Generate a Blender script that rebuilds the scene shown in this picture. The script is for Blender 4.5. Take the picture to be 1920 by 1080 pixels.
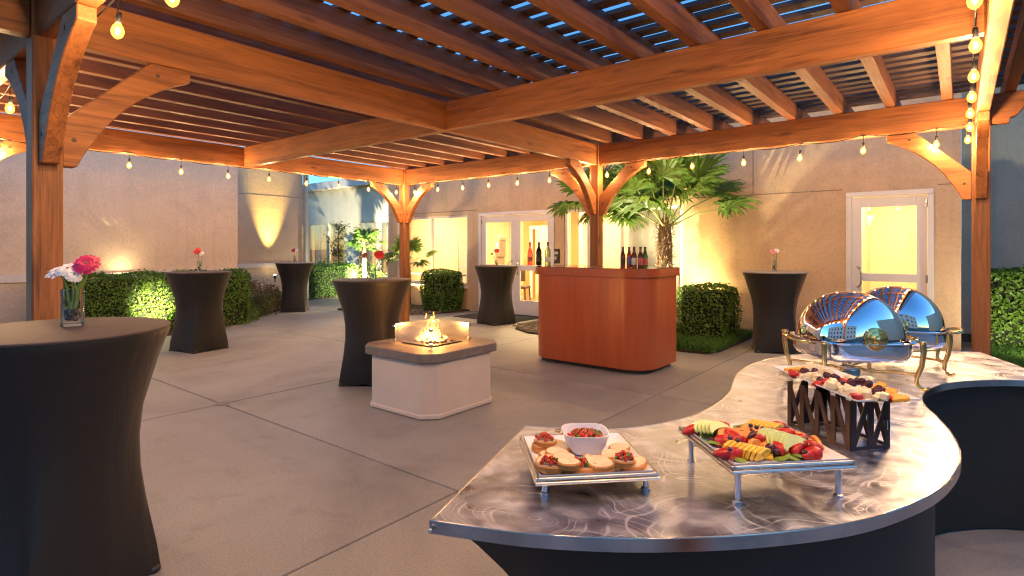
import bpy, bmesh, math, random
from mathutils import Vector, Matrix, Euler
R = math.radians
random.seed(7)
for o in list(bpy.data.objects): bpy.data.objects.remove(o)
scn = bpy.context.scene
COL = scn.collection

# ------------------------------------------------------------------ camera
# world axes follow the pergola: +x along its back beam, +y from the viewer to the building; post P3 stands at (0,0)
FPX, CXP, HOR, HC, YAW = 1060.0, 960.0, 465.0, 1.40, 38.4
CAMX, CAMY = 4.149, -7.214
cam_d = bpy.data.cameras.new('camera'); cam = bpy.data.objects.new('camera', cam_d); COL.objects.link(cam)
cam.location = (CAMX, CAMY, HC); cam.rotation_euler = (R(90), 0, R(YAW))
cam_d.sensor_width = 36; cam_d.lens = 36 * FPX / 1920; cam_d.shift_y = -(540 - HOR) / 1920
cam_d.clip_start = 0.03; cam_d.clip_end = 2000
scn.camera = cam
# ------------------------------------------------------------------ world, light level
wd = bpy.data.worlds.new('World'); scn.world = wd; wd.use_nodes = True
nt = wd.node_tree; nt.nodes.clear()
sky = nt.nodes.new('ShaderNodeTexSky'); sky.sky_type = 'NISHITA'; sky.sun_disc = False
sky.sun_elevation = R(4.0); sky.sun_rotation = R(60); sky.altitude = 50; sky.air_density = 1.0; sky.dust_density = 0.2; sky.ozone_density = 4.3
bg = nt.nodes.new('ShaderNodeBackground'); bg.inputs['Strength'].default_value = 0.14
wo = nt.nodes.new('ShaderNodeOutputWorld')
nt.links.new(sky.outputs[0], bg.inputs[0]); nt.links.new(bg.outputs[0], wo.inputs[0])
scn.view_settings.view_transform = 'Standard'; scn.view_settings.look = 'None'
scn.view_settings.gamma = 1; scn.view_settings.use_curve_mapping = False
scn.view_settings.exposure = 2.55
scn.render.engine = 'CYCLES'
scn.cycles.use_denoising = True
scn.cycles.filter_width = 1.15; scn.cycles.max_bounces = 8; scn.cycles.diffuse_bounces = 4; scn.cycles.glossy_bounces = 5
scn.cycles.transparent_max_bounces = 16; scn.cycles.transmission_bounces = 8
scn.cycles.caustics_reflective = False; scn.cycles.caustics_refractive = False
scn.cycles.sample_clamp_indirect = 6.0
BULB_W, ROOM_W = 12.0, 40.0
WARM = (1.0, 0.60, 0.27); ROOMC = (1.0, 0.75, 0.37); UPC = (1.0, 0.76, 0.30)

# ------------------------------------------------------------------ pixel -> place (a pixel gives a direction; the plane it lies on gives the distance)
_s, _c = math.sin(R(YAW)), math.cos(R(YAW))
def ray(px, py):
    k = (px - CXP) / FPX; return (_c * k - _s, _s * k + _c, (HOR - py) / FPX)
def onz(px, py, z):
    r = ray(px, py); d = (z - HC) / r[2]; return Vector((CAMX + r[0] * d, CAMY + r[1] * d, z))
def ony(px, py, y):
    r = ray(px, py); d = (y - CAMY) / r[1]; return Vector((CAMX + r[0] * d, y, HC + r[2] * d))

# ------------------------------------------------------------------ materials
def newmat(name):
    m = bpy.data.materials.new(name); m.use_nodes = True; return m, m.node_tree, m.node_tree.nodes['Principled BSDF']
def L(nt, a, b): nt.links.new(a, b)
def noise(nt, vec, scale, detail=4, rough=0.55, dist=0.0):
    n = nt.nodes.new('ShaderNodeTexNoise'); n.inputs['Scale'].default_value = scale; n.inputs['Detail'].default_value = detail
    n.inputs['Roughness'].default_value = rough; n.inputs['Distortion'].default_value = dist
    if vec is not None: L(nt, vec, n.inputs['Vector'])
    return n
def ramp(nt, fac, stops):
    r = nt.nodes.new('ShaderNodeValToRGB'); e = r.color_ramp.elements
    while len(e) < len(stops): e.new(0.5)
    for i, (p, c) in enumerate(stops):
        e[i].position = p; e[i].color = (c[0], c[1], c[2], 1)
    L(nt, fac, r.inputs[0]); return r
def mapping(nt, vec, scale):
    mp = nt.nodes.new('ShaderNodeMapping'); mp.inputs['Scale'].default_value = scale; L(nt, vec, mp.inputs['Vector']); return mp
def bump(nt, bsdf, h, strength, dist):
    b = nt.nodes.new('ShaderNodeBump'); b.inputs['Strength'].default_value = strength; b.inputs['Distance'].default_value = dist
    L(nt, h, b.inputs['Height']); L(nt, b.outputs[0], bsdf.inputs['Normal']); return b
def coords(nt, which='Object', rnd=True):
    tc = nt.nodes.new('ShaderNodeTexCoord')
    if not rnd: return tc.outputs[which]
    oi = nt.nodes.new('ShaderNodeObjectInfo'); sc = nt.nodes.new('ShaderNodeMath'); sc.operation = 'MULTIPLY'; sc.inputs[1].default_value = 37.0
    L(nt, oi.outputs['Random'], sc.inputs[0]); ad = nt.nodes.new('ShaderNodeVectorMath'); ad.operation = 'ADD'
    L(nt, tc.outputs[which], ad.inputs[0]); L(nt, sc.outputs[0], ad.inputs[1]); return ad.outputs[0]
def plain(name, col, rough=0.5, metal=0.0, var=0.0, scale=8.0, bmp=0.0, bscale=60.0, spec=None, rnd=True, bdist=0.01):
    m, nt, b = newmat(name); b.inputs['Roughness'].default_value = rough; b.inputs['Metallic'].default_value = metal
    if spec is not None: b.inputs['Specular IOR Level'].default_value = spec
    b.inputs['Base Color'].default_value = (*col, 1)
    v = coords(nt, 'Object', rnd)
    if var > 0:
        n = noise(nt, v, scale, 6); r = ramp(nt, n.outputs[0], [(0.3, [c * (1 - var) for c in col]), (0.7, [min(1, c * (1 + var)) for c in col])])
        L(nt, r.outputs[0], b.inputs['Base Color'])
    if bmp > 0:
        n2 = noise(nt, v, bscale, 5); bump(nt, b, n2.outputs[0], bmp, bdist)
    return m
def wood(name, dark, light, scale, rough=0.55, bmp=0.25, knots=0.8):
    m, nt, b = newmat(name); v = coords(nt); mx3 = max(scale)
    along = [1.0 if q < mx3*0.5 else 0.0 for q in scale]
    n = noise(nt, mapping(nt, v, scale).outputs[0], 1.0, 8, 0.62, 1.2)                                       # broad figure
    n2 = noise(nt, mapping(nt, v, [q*0.22 for q in scale]).outputs[0], 1.0, 3, 0.5, 1.5)                       # stain patches
    n3 = noise(nt, mapping(nt, v, [2.2 if a else mx3*6.5 for a in along]).outputs[0], 1.0, 4, 0.6, 0.4)        # fine fibre lines
    def mad(a, k, c):
        q = nt.nodes.new('ShaderNodeMath'); q.operation = 'MULTIPLY_ADD'; q.inputs[1].default_value = k; L(nt, a, q.inputs[0])
        if c is None: q.inputs[2].default_value = 0.0
        else: L(nt, c, q.inputs[2])
        return q.outputs[0]
    mixv = mad(n.outputs[0], 0.42, mad(n2.outputs[0], 0.33, mad(n3.outputs[0], 0.25, None)))
    r = ramp(nt, mixv, [(0.36, dark), (0.48, [a*0.45+c*0.55 for a, c in zip(dark, light)]), (0.60, light)])
    vo = nt.nodes.new('ShaderNodeTexVoronoi'); vo.inputs['Scale'].default_value = 1.0; vo.inputs['Randomness'].default_value = 1.0
    L(nt, mapping(nt, v, [1.5 if a else 5.5 for a in along]).outputs[0], vo.inputs['Vector'])
    kn = mad(n3.outputs[0], 0.05, vo.outputs['Distance'])
    kr = ramp(nt, kn, [(0.05, (0.16, 0.12, 0.11)), (0.10, (0.42, 0.36, 0.33)), (0.17, (1, 1, 1))])
    mu = nt.nodes.new('ShaderNodeMixRGB'); mu.blend_type = 'MULTIPLY'; mu.inputs[0].default_value = knots
    L(nt, r.outputs[0], mu.inputs[1]); L(nt, kr.outputs[0], mu.inputs[2])
    oi = nt.nodes.new('ShaderNodeObjectInfo'); vr = nt.nodes.new('ShaderNodeMapRange'); vr.inputs[3].default_value = 0.78; vr.inputs[4].default_value = 1.16
    L(nt, oi.outputs['Random'], vr.inputs[0]); hs = nt.nodes.new('ShaderNodeHueSaturation'); L(nt, vr.outputs[0], hs.inputs['Value']); L(nt, mu.outputs[0], hs.inputs['Color'])
    L(nt, hs.outputs[0], b.inputs['Base Color']); bump(nt, b, mixv, bmp, 0.012)
    rr = nt.nodes.new('ShaderNodeMapRange'); rr.inputs[3].default_value = rough+0.12; rr.inputs[4].default_value = rough-0.10; L(nt, n3.outputs[0], rr.inputs[0]); L(nt, rr.outputs[0], b.inputs['Roughness'])
    return m
def emis(name, col, strength):
    m, nt, b = newmat(name); b.inputs['Base Color'].default_value = (0, 0, 0, 1)
    b.inputs['Emission Color'].default_value = (*col, 1); b.inputs['Emission Strength'].default_value = strength; return m
def pane(name, tint=(1, 1, 1), refl=0.06, rough=0.0):
    m, nt, b = newmat(name); nt.nodes.remove(b); out = nt.nodes['Material Output']
    t = nt.nodes.new('ShaderNodeBsdfTransparent'); t.inputs[0].default_value = (*tint, 1)
    g = nt.nodes.new('ShaderNodeBsdfGlossy'); g.inputs['Roughness'].default_value = rough
    lw = nt.nodes.new('ShaderNodeLayerWeight'); lw.inputs[0].default_value = 0.25
    mr = nt.nodes.new('ShaderNodeMapRange'); mr.inputs[3].default_value = refl; mr.inputs[4].default_value = 0.8; L(nt, lw.outputs['Fresnel'], mr.inputs[0])
    mx = nt.nodes.new('ShaderNodeMixShader'); L(nt, mr.outputs[0], mx.inputs[0]); L(nt, t.outputs[0], mx.inputs[1]); L(nt, g.outputs[0], mx.inputs[2])
    L(nt, mx.outputs[0], out.inputs[0]); return m
def glowglass(name, col, st, dens):
    m, nt, b = newmat(name); nt.nodes.remove(b); e = nt.nodes.new('ShaderNodeEmission'); e.inputs[0].default_value = (*col, 1); e.inputs[1].default_value = st
    t = nt.nodes.new('ShaderNodeBsdfTransparent'); mx = nt.nodes.new('ShaderNodeMixShader'); mx.inputs[0].default_value = dens
    L(nt, t.outputs[0], mx.inputs[1]); L(nt, e.outputs[0], mx.inputs[2]); L(nt, mx.outputs[0], nt.nodes['Material Output'].inputs[0]); return m
def leafmat(name, dark, light, rough=0.45, trans=0.35):
    m, nt, b = newmat(name); b.inputs['Roughness'].default_value = rough
    tc = nt.nodes.new('ShaderNodeTexCoord'); n = noise(nt, tc.outputs['Object'], 55.0, 1); n2 = noise(nt, tc.outputs['Object'], 4.0, 3)
    ad = nt.nodes.new('ShaderNodeMath'); ad.operation = 'MULTIPLY_ADD'; ad.inputs[1].default_value = 0.65; hh = nt.nodes.new('ShaderNodeMath'); hh.operation = 'MULTIPLY'; hh.inputs[1].default_value = 0.35
    L(nt, n2.outputs[0], hh.inputs[0]); L(nt, n.outputs[0], ad.inputs[0]); L(nt, hh.outputs[0], ad.inputs[2])
    r = ramp(nt, ad.outputs[0], [(0.32, dark), (0.68, light)]); L(nt, r.outputs[0], b.inputs['Base Color'])
    out = nt.nodes['Material Output']; tr = nt.nodes.new('ShaderNodeBsdfTranslucent'); L(nt, r.outputs[0], tr.inputs[0])
    mx = nt.nodes.new('ShaderNodeMixShader'); mx.inputs[0].default_value = trans; L(nt, b.outputs[0], mx.inputs[1]); L(nt, tr.outputs[0], mx.inputs[2]); L(nt, mx.outputs[0], out.inputs[0])
    return m
def stucco(name, col, rough=0.9, var=0.15, bmp=0.45):
    m, nt, b = newmat(name); b.inputs['Roughness'].default_value = rough; b.inputs['Specular IOR Level'].default_value = 0.25
    v = coords(nt, 'Object', False); n = noise(nt, v, 1.1, 9, 0.68, 0.8); n2 = noise(nt, v, 26, 6, 0.65); n4 = noise(nt, v, 5.0, 5, 0.6, 1.5)
    r = ramp(nt, n.outputs[0], [(0.28, [c * (1 - var) for c in col]), (0.5, col), (0.74, [min(1, c * (1 + var * 0.7)) for c in col])])
    r2 = ramp(nt, n2.outputs[0], [(0.30, (0.86, 0.85, 0.84)), (0.55, (1, 1, 1))])
    st = noise(nt, mapping(nt, v, (5, 5, 0.35)).outputs[0], 1.0, 5, 0.6); r3 = ramp(nt, st.outputs[0], [(0.30, (0.88, 0.87, 0.86)), (0.48, (1, 1, 1))])     # faint run-off streaks
    cur = r.outputs[0]
    for q in (r2, r3):
        mu = nt.nodes.new('ShaderNodeMixRGB'); mu.blend_type = 'MULTIPLY'; mu.inputs[0].default_value = 1; L(nt, cur, mu.inputs[1]); L(nt, q.outputs[0], mu.inputs[2]); cur = mu.outputs[0]
    L(nt, cur, b.inputs['Base Color'])
    ad = nt.nodes.new('ShaderNodeMath'); ad.operation = 'ADD'; L(nt, n2.outputs[0], ad.inputs[0]); L(nt, n4.outputs[0], ad.inputs[1])
    bump(nt, b, ad.outputs[0], bmp, 0.010); return m
def concrete(name, col):
    m, nt, b = newmat(name); b.inputs['Specular IOR Level'].default_value = 0.4
    tc = nt.nodes.new('ShaderNodeNewGeometry'); v = tc.outputs['Position']
    n = noise(nt, v, 0.55, 9, 0.62, 1.2); n2 = noise(nt, v, 3.2, 8, 0.7, 0.5); n3 = noise(nt, v, 90, 3)
    r = ramp(nt, n.outputs[0], [(0.30, [c * 0.74 for c in col]), (0.5, col), (0.72, [c * 1.16 for c in col])])
    r2 = ramp(nt, n2.outputs[0], [(0.30, (0.76, 0.75, 0.74)), (0.47, (0.97, 0.97, 0.97)), (0.8, (1.0, 1.0, 1.0))])
    r3 = ramp(nt, n3.outputs[0], [(0.32, (0.78, 0.77, 0.76)), (0.56, (1, 1, 1))])
    vo = nt.nodes.new('ShaderNodeTexVoronoi'); vo.inputs['Scale'].default_value = 2.6; L(nt, v, vo.inputs['Vector'])
    r4 = ramp(nt, vo.outputs['Distance'], [(0.012, (0.62, 0.6, 0.6)), (0.03, (1, 1, 1))])
    cur = r.outputs[0]
    for q in (r2, r3, r4):
        mu = nt.nodes.new('ShaderNodeMixRGB'); mu.blend_type = 'MULTIPLY'; mu.inputs[0].default_value = 1; L(nt, cur, mu.inputs[1]); L(nt, q.outputs[0], mu.inputs[2]); cur = mu.outputs[0]
    oi = nt.nodes.new('ShaderNodeObjectInfo'); vr = nt.nodes.new('ShaderNodeMapRange'); vr.inputs[3].default_value = 0.93; vr.inputs[4].default_value = 1.06; L(nt, oi.outputs['Random'], vr.inputs[0])
    hs = nt.nodes.new('ShaderNodeHueSaturation'); L(nt, vr.outputs[0], hs.inputs['Value']); L(nt, cur, hs.inputs['Color']); L(nt, hs.outputs[0], b.inputs['Base Color'])
    rr = nt.nodes.new('ShaderNodeMapRange'); rr.inputs[3].default_value = 0.42; rr.inputs[4].default_value = 0.7; L(nt, n2.outputs[0], rr.inputs[0]); L(nt, rr.outputs[0], b.inputs['Roughness'])
    bump(nt, b, n3.outputs[0], 0.12, 0.003); return m
def spandex(name):
    m, nt, b = newmat(name); b.inputs['Base Color'].default_value = (0.014, 0.0125, 0.012, 1); b.inputs['Roughness'].default_value = 0.55; b.inputs['Specular IOR Level'].default_value = 0.4
    b.inputs['Sheen Weight'].default_value = 0.35; b.inputs['Sheen Roughness'].default_value = 0.4; b.inputs['Sheen Tint'].default_value = (0.5, 0.42, 0.38, 1)
    v = coords(nt, 'Object', True); n = noise(nt, mapping(nt, v, (7, 7, 1.1)).outputs[0], 1.0, 4, 0.55, 0.9); n2 = noise(nt, v, 2.2, 3, 0.5, 0.5)
    ad = nt.nodes.new('ShaderNodeMath'); ad.operation = 'ADD'; L(nt, n.outputs[0], ad.inputs[0]); L(nt, n2.outputs[0], ad.inputs[1]); bump(nt, b, ad.outputs[0], 0.22, 0.03)
    return m
def swirl_metal(name):
    m, nt, b = newmat(name); b.inputs['Metallic'].default_value = 1.0
    tc = nt.nodes.new('ShaderNodeNewGeometry'); v = tc.outputs['Position']
    warp = noise(nt, v, 3.5, 2); vm = nt.nodes.new('ShaderNodeVectorMath'); vm.operation = 'MULTIPLY_ADD'; vm.inputs[1].default_value = (0.22, 0.22, 0.0)
    L(nt, warp.outputs['Color'], vm.inputs[0]); L(nt, v, vm.inputs[2])
    def mth(op, a, c):
        n = nt.nodes.new('ShaderNodeMath'); n.operation = op
        for i, q in enumerate((a, c)):
            if isinstance(q, (int, float)): n.inputs[i].default_value = q
            else: L(nt, q, n.inputs[i])
        return n.outputs[0]
    broad, fine = [], []
    for sc, fr, w in ((3.6, 3.2, 0.5), (6.0, 2.4, 0.3), (2.3, 5.5, 0.4)):     # sweeps of the grinding pad: arcs round scattered centres
        vo = nt.nodes.new('ShaderNodeTexVoronoi'); vo.voronoi_dimensions = '2D'; vo.feature = 'SMOOTH_F1'; vo.inputs['Smoothness'].default_value = 0.25; vo.inputs['Scale'].default_value = sc; L(nt, vm.outputs[0], vo.inputs['Vector'])
        for lst, k in ((broad, 1.0), (fine, 9.0)):
            n1 = nt.nodes.new('ShaderNodeTexNoise'); n1.noise_dimensions = '1D'; n1.inputs['Scale'].default_value = 1.0; n1.inputs['Detail'].default_value = 1.5
            L(nt, mth('ADD', mth('MULTIPLY', vo.outputs['Distance'], fr*k), sc*7.3), n1.inputs['W']); lst.append(n1.outputs[0])
    br = mth('DIVIDE', mth('ADD', mth('ADD', broad[0], broad[1]), broad[2]), 3.0); fi = mth('DIVIDE', mth('ADD', mth('ADD', fine[0], fine[1]), fine[2]), 3.0)
    cl = noise(nt, v, 5.0, 4, 0.55, 1.8); mk = noise(nt, v, 7.5, 1); mkr = nt.nodes.new('ShaderNodeMapRange'); mkr.inputs[1].default_value = 0.48; mkr.inputs[2].default_value = 0.60; L(nt, mk.outputs[0], mkr.inputs[0]); mixv = mth('ADD', mth('ADD', mth('MULTIPLY', br, 0.46), mth('MULTIPLY', fi, 0.09)), mth('MULTIPLY', cl.outputs[0], 0.45))
    ln = nt.nodes.new('ShaderNodeMapRange'); ln.inputs[1].default_value = 0.60; ln.inputs[2].default_value = 0.68; L(nt, fine[0], ln.inputs[0]); ln2 = nt.nodes.new('ShaderNodeMapRange'); ln2.inputs[1].default_value = 0.62; ln2.inputs[2].default_value = 0.70; L(nt, fine[2], ln2.inputs[0])
    lines = mth('MULTIPLY', mth('MAXIMUM', ln.outputs[0], ln2.outputs[0]), mkr.outputs[0])
    r = ramp(nt, mth('ADD', mixv, mth('MULTIPLY', lines, 0.15)), [(0.40, (0.34, 0.36, 0.44)), (0.5, (0.53, 0.56, 0.68)), (0.62, (0.88, 0.91, 1.0))]); L(nt, r.outputs[0], b.inputs['Base Color'])  # bluish tint in the metal colour stands for reflected sky
    rr = nt.nodes.new('ShaderNodeMapRange'); rr.inputs[1].default_value = 0.40; rr.inputs[2].default_value = 0.60; rr.inputs[3].default_value = 0.27; rr.inputs[4].default_value = 0.46
    L(nt, mth('ADD', mixv, mth('MULTIPLY', lines, 0.12)), rr.inputs[0]); L(nt, rr.outputs[0], b.inputs['Roughness'])
    sm_ = mth('ADD', mth('MULTIPLY', br, 0.8), mth('MULTIPLY', cl.outputs[0], 0.2)); bump(nt, b, sm_, 0.55, 0.008); return m

CED_D, CED_L = (0.115, 0.037, 0.012), (0.46, 0.168, 0.050)
M = dict(
    wx=wood('cedar_along', CED_D, CED_L, (1.3, 13, 13)), raf=wood('cedar_rafter_shaded', (0.075, 0.028, 0.015), (0.29, 0.108, 0.043), (1.3, 13, 13)), wz=wood('cedar_upright', CED_D, CED_L, (13, 13, 1.3)),  # rafter copy of the same cedar, darkened to stand for shade under the roof
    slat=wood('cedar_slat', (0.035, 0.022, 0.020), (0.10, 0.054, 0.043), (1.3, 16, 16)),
    conc=concrete('patio_concrete', (0.335, 0.312, 0.280)), joint=plain('joint_dark', (0.05, 0.042, 0.036), 0.95),
    soil=plain('soil', (0.045, 0.030, 0.020), 0.95, var=0.5, scale=25, bmp=0.8, bscale=40, bdist=0.03), ground=plain('ground_earth', (0.10, 0.09, 0.06), 0.95, var=0.4, scale=0.5),
    tan=stucco('tan_stucco', (0.67, 0.47, 0.30)), pink=stucco('peach_stucco', (0.72, 0.555, 0.41)), pale=stucco('cream_trim', (0.74, 0.66, 0.60), var=0.05),
    blue=stucco('slate_stucco', (0.56, 0.53, 0.43)), grey=stucco('grey_stucco', (0.66, 0.58, 0.44)), white=plain('white_paint', (0.74, 0.70, 0.70), 0.35, var=0.03),
    seam=plain('seam', (0.26, 0.20, 0.15), 0.9), glass=pane('window_glass'), room=plain('room_wall', (0.72, 0.60, 0.40), 0.8), rfloor=wood('room_floor', (0.18, 0.09, 0.04), (0.36, 0.2, 0.09), (1.5, 9, 9), 0.3, 0.1, 0.2),
    ceil=plain('room_ceiling', (0.75, 0.70, 0.60), 0.85), orange=plain('room_orange', (0.55, 0.24, 0.08), 0.8), rlamp=emis('ceiling_lamp', ROOMC, 8),
    blind=plain('added_blind', (0.85, 0.82, 0.74), 0.8), steel=plain('door_steel', (0.6, 0.58, 0.56), 0.25, 1.0), bronze=plain('dark_bronze', (0.05, 0.04, 0.035), 0.45, 0.6),
    spandex=spandex('black_spandex'),
    topper=plain('brown_topper', (0.075, 0.055, 0.05), 0.6, var=0.1, bmp=0.1, bscale=300, spec=0.3), lam=plain('grey_laminate', (0.32, 0.30, 0.29), 0.35, var=0.08),
    cherry=wood('cherry_veneer', (0.32, 0.066, 0.019), (0.42, 0.094, 0.028), (9, 9, 0.7), 0.33, 0.03, 0.0), bartop=plain('bar_top', (0.16, 0.07, 0.035), 0.18, var=0.1), black=plain('black_plastic', (0.015, 0.015, 0.016), 0.45),
    fstucco=plain('fire_pit_stucco', (0.66, 0.545, 0.455), 0.9, var=0.05, scale=3, bmp=0.12, bscale=90), fcap=plain('fire_cap_stone', (0.19, 0.155, 0.135), 0.6, var=0.2, scale=12, bmp=0.3, bscale=70), fglass=pane('wind_glass', (0.97, 0.94, 0.90), 0.07, 0.22), lava=plain('lava_rock', (0.06, 0.04, 0.035), 0.9, var=0.4, scale=30, bmp=0.8),
    swirl=swirl_metal('swirled_metal'), edge=plain('edge_metal', (0.50, 0.52, 0.54), 0.22, 1.0, var=0.25, scale=9), skirt=plain('black_skirt', (0.014, 0.014, 0.014), 0.6),
    chrome=plain('polished_steel', (0.86, 0.86, 0.87), 0.035, 1.0), brass=plain('polished_brass', (0.80, 0.54, 0.20), 0.14, 1.0), nickel=plain('brushed_nickel', (0.60, 0.57, 0.53), 0.28, 1.0),
    china=plain('white_china', (0.80, 0.79, 0.80), 0.15), riser=plain('brown_metal', (0.075, 0.040, 0.028), 0.28, 0.55),
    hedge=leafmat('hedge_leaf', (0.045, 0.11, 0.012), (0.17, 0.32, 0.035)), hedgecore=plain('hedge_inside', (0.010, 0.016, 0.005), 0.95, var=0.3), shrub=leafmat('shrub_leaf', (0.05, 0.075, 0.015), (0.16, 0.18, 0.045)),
    rshrub=leafmat('russet_leaf', (0.09, 0.065, 0.02), (0.27, 0.18, 0.065)), grass=leafmat('grass_blade', (0.04, 0.11, 0.012), (0.12, 0.28, 0.035)), frond=leafmat('palm_frond', (0.06, 0.14, 0.020), (0.18, 0.30, 0.065), 0.4, 0.45),
    petiole=plain('palm_stalk', (0.22, 0.26, 0.08), 0.5), ptrunk=plain('palm_trunk', (0.17, 0.11, 0.06), 0.95, var=0.45, scale=30, bmp=1.0, bscale=60, bdist=0.02), fibre=plain('palm_fibre', (0.24, 0.16, 0.09), 0.9, var=0.3, scale=40), bark=plain('bark', (0.11, 0.08, 0.06), 0.9, var=0.3, bmp=0.6),
    gravel=plain('gravel_stone', (0.20, 0.15, 0.11), 0.85, var=0.5, scale=14), mat=plain('door_mat', (0.045, 0.043, 0.042), 0.95, bmp=0.7, bscale=250),
    bulbglow=glowglass('bulb_envelope', (1.0, 0.40, 0.07), 0.75, 0.6), cable=plain('black_cable', (0.012, 0.012, 0.012), 0.5), filament=emis('bulb_filament', (1.0, 0.80, 0.48), 14), lens=emis('spot_lens', UPC, 25),
    flame=emis('flame_outer', (1.0, 0.42, 0.07), 5), flamec=emis('flame_core', (1.0, 0.82, 0.45), 22), vglass=pane('vase_glass', (0.96, 0.98, 0.97), 0.05), pebble=plain('river_pebble', (0.05, 0.055, 0.065), 0.3, var=0.4, scale=20), rpebble=plain('brown_pebble', (0.13, 0.08, 0.06), 0.3, var=0.4, scale=20),
    stem=plain('flower_stem', (0.20, 0.30, 0.05), 0.5), pwhite=plain('petal_white', (0.82, 0.80, 0.78), 0.6), ppink=plain('petal_pink', (0.75, 0.25, 0.30), 0.6), pmag=plain('petal_magenta', (0.55, 0.012, 0.10), 0.5), pred=plain('petal_red', (0.58, 0.02, 0.02), 0.5), pcen=plain('flower_centre', (0.35, 0.10, 0.05), 0.8, bmp=0.6, bscale=300),
    crust=plain('bread_crust', (0.55, 0.22, 0.05), 0.6, var=0.35, scale=25), crumb=plain('bread_crumb', (0.80, 0.62, 0.38), 0.8, var=0.15, scale=40, bmp=0.5, bscale=200), tomato=plain('tomato_dice', (0.55, 0.06, 0.025), 0.25, var=0.4, scale=40), herb=plain('chopped_herb', (0.06, 0.16, 0.02), 0.5, var=0.4, scale=60),
    berry=plain('strawberry', (0.46, 0.014, 0.010), 0.28, var=0.25, scale=60, bmp=0.4, bscale=220, bdist=0.003), grape=plain('dark_grape', (0.055, 0.010, 0.018), 0.16, var=0.5, scale=25), blueb=plain('blueberry', (0.022, 0.025, 0.055), 0.35, var=0.3, scale=50), honey=plain('honeydew', (0.50, 0.58, 0.20), 0.3, var=0.12, scale=30), pine=plain('pineapple', (0.78, 0.48, 0.05), 0.3, var=0.2, scale=60, bmp=0.4, bscale=180, bdist=0.004), cant=plain('cantaloupe', (0.80, 0.30, 0.07), 0.3, var=0.12, scale=40), kiwi=plain('kiwi', (0.28, 0.38, 0.05), 0.3, var=0.25, scale=60), cheese=plain('white_cheese', (0.78, 0.68, 0.46), 0.45, var=0.1, scale=60, bmp=0.3, bscale=200, bdist=0.003), chedd=plain('cheddar', (0.80, 0.38, 0.05), 0.4, var=0.08),
    broth=pane('wine_bottle_glass_green', (0.12, 0.16, 0.06), 0.08), rose=pane('rose_wine', (0.75, 0.30, 0.20), 0.08), darkwine=plain('dark_wine_bottle', (0.008, 0.008, 0.006), 0.08), clearwine=pane('white_wine', (0.62, 0.66, 0.42), 0.08), amber=pane('amber_bottle', (0.42, 0.15, 0.03), 0.08), green=pane('green_bottle', (0.25, 0.45, 0.04), 0.08),
    lblw=plain('label_white', (0.6, 0.58, 0.54), 0.6), lblb=plain('label_blue', (0.05, 0.08, 0.28), 0.5), lblr=plain('label_red', (0.42, 0.10, 0.10), 0.5), lblk=plain('label_black', (0.03, 0.03, 0.03), 0.5), foil=plain('bottle_foil', (0.10, 0.07, 0.06), 0.35, 0.6), clockw=plain('clock_wood', (0.22, 0.16, 0.11), 0.5, var=0.2),
)
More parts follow.
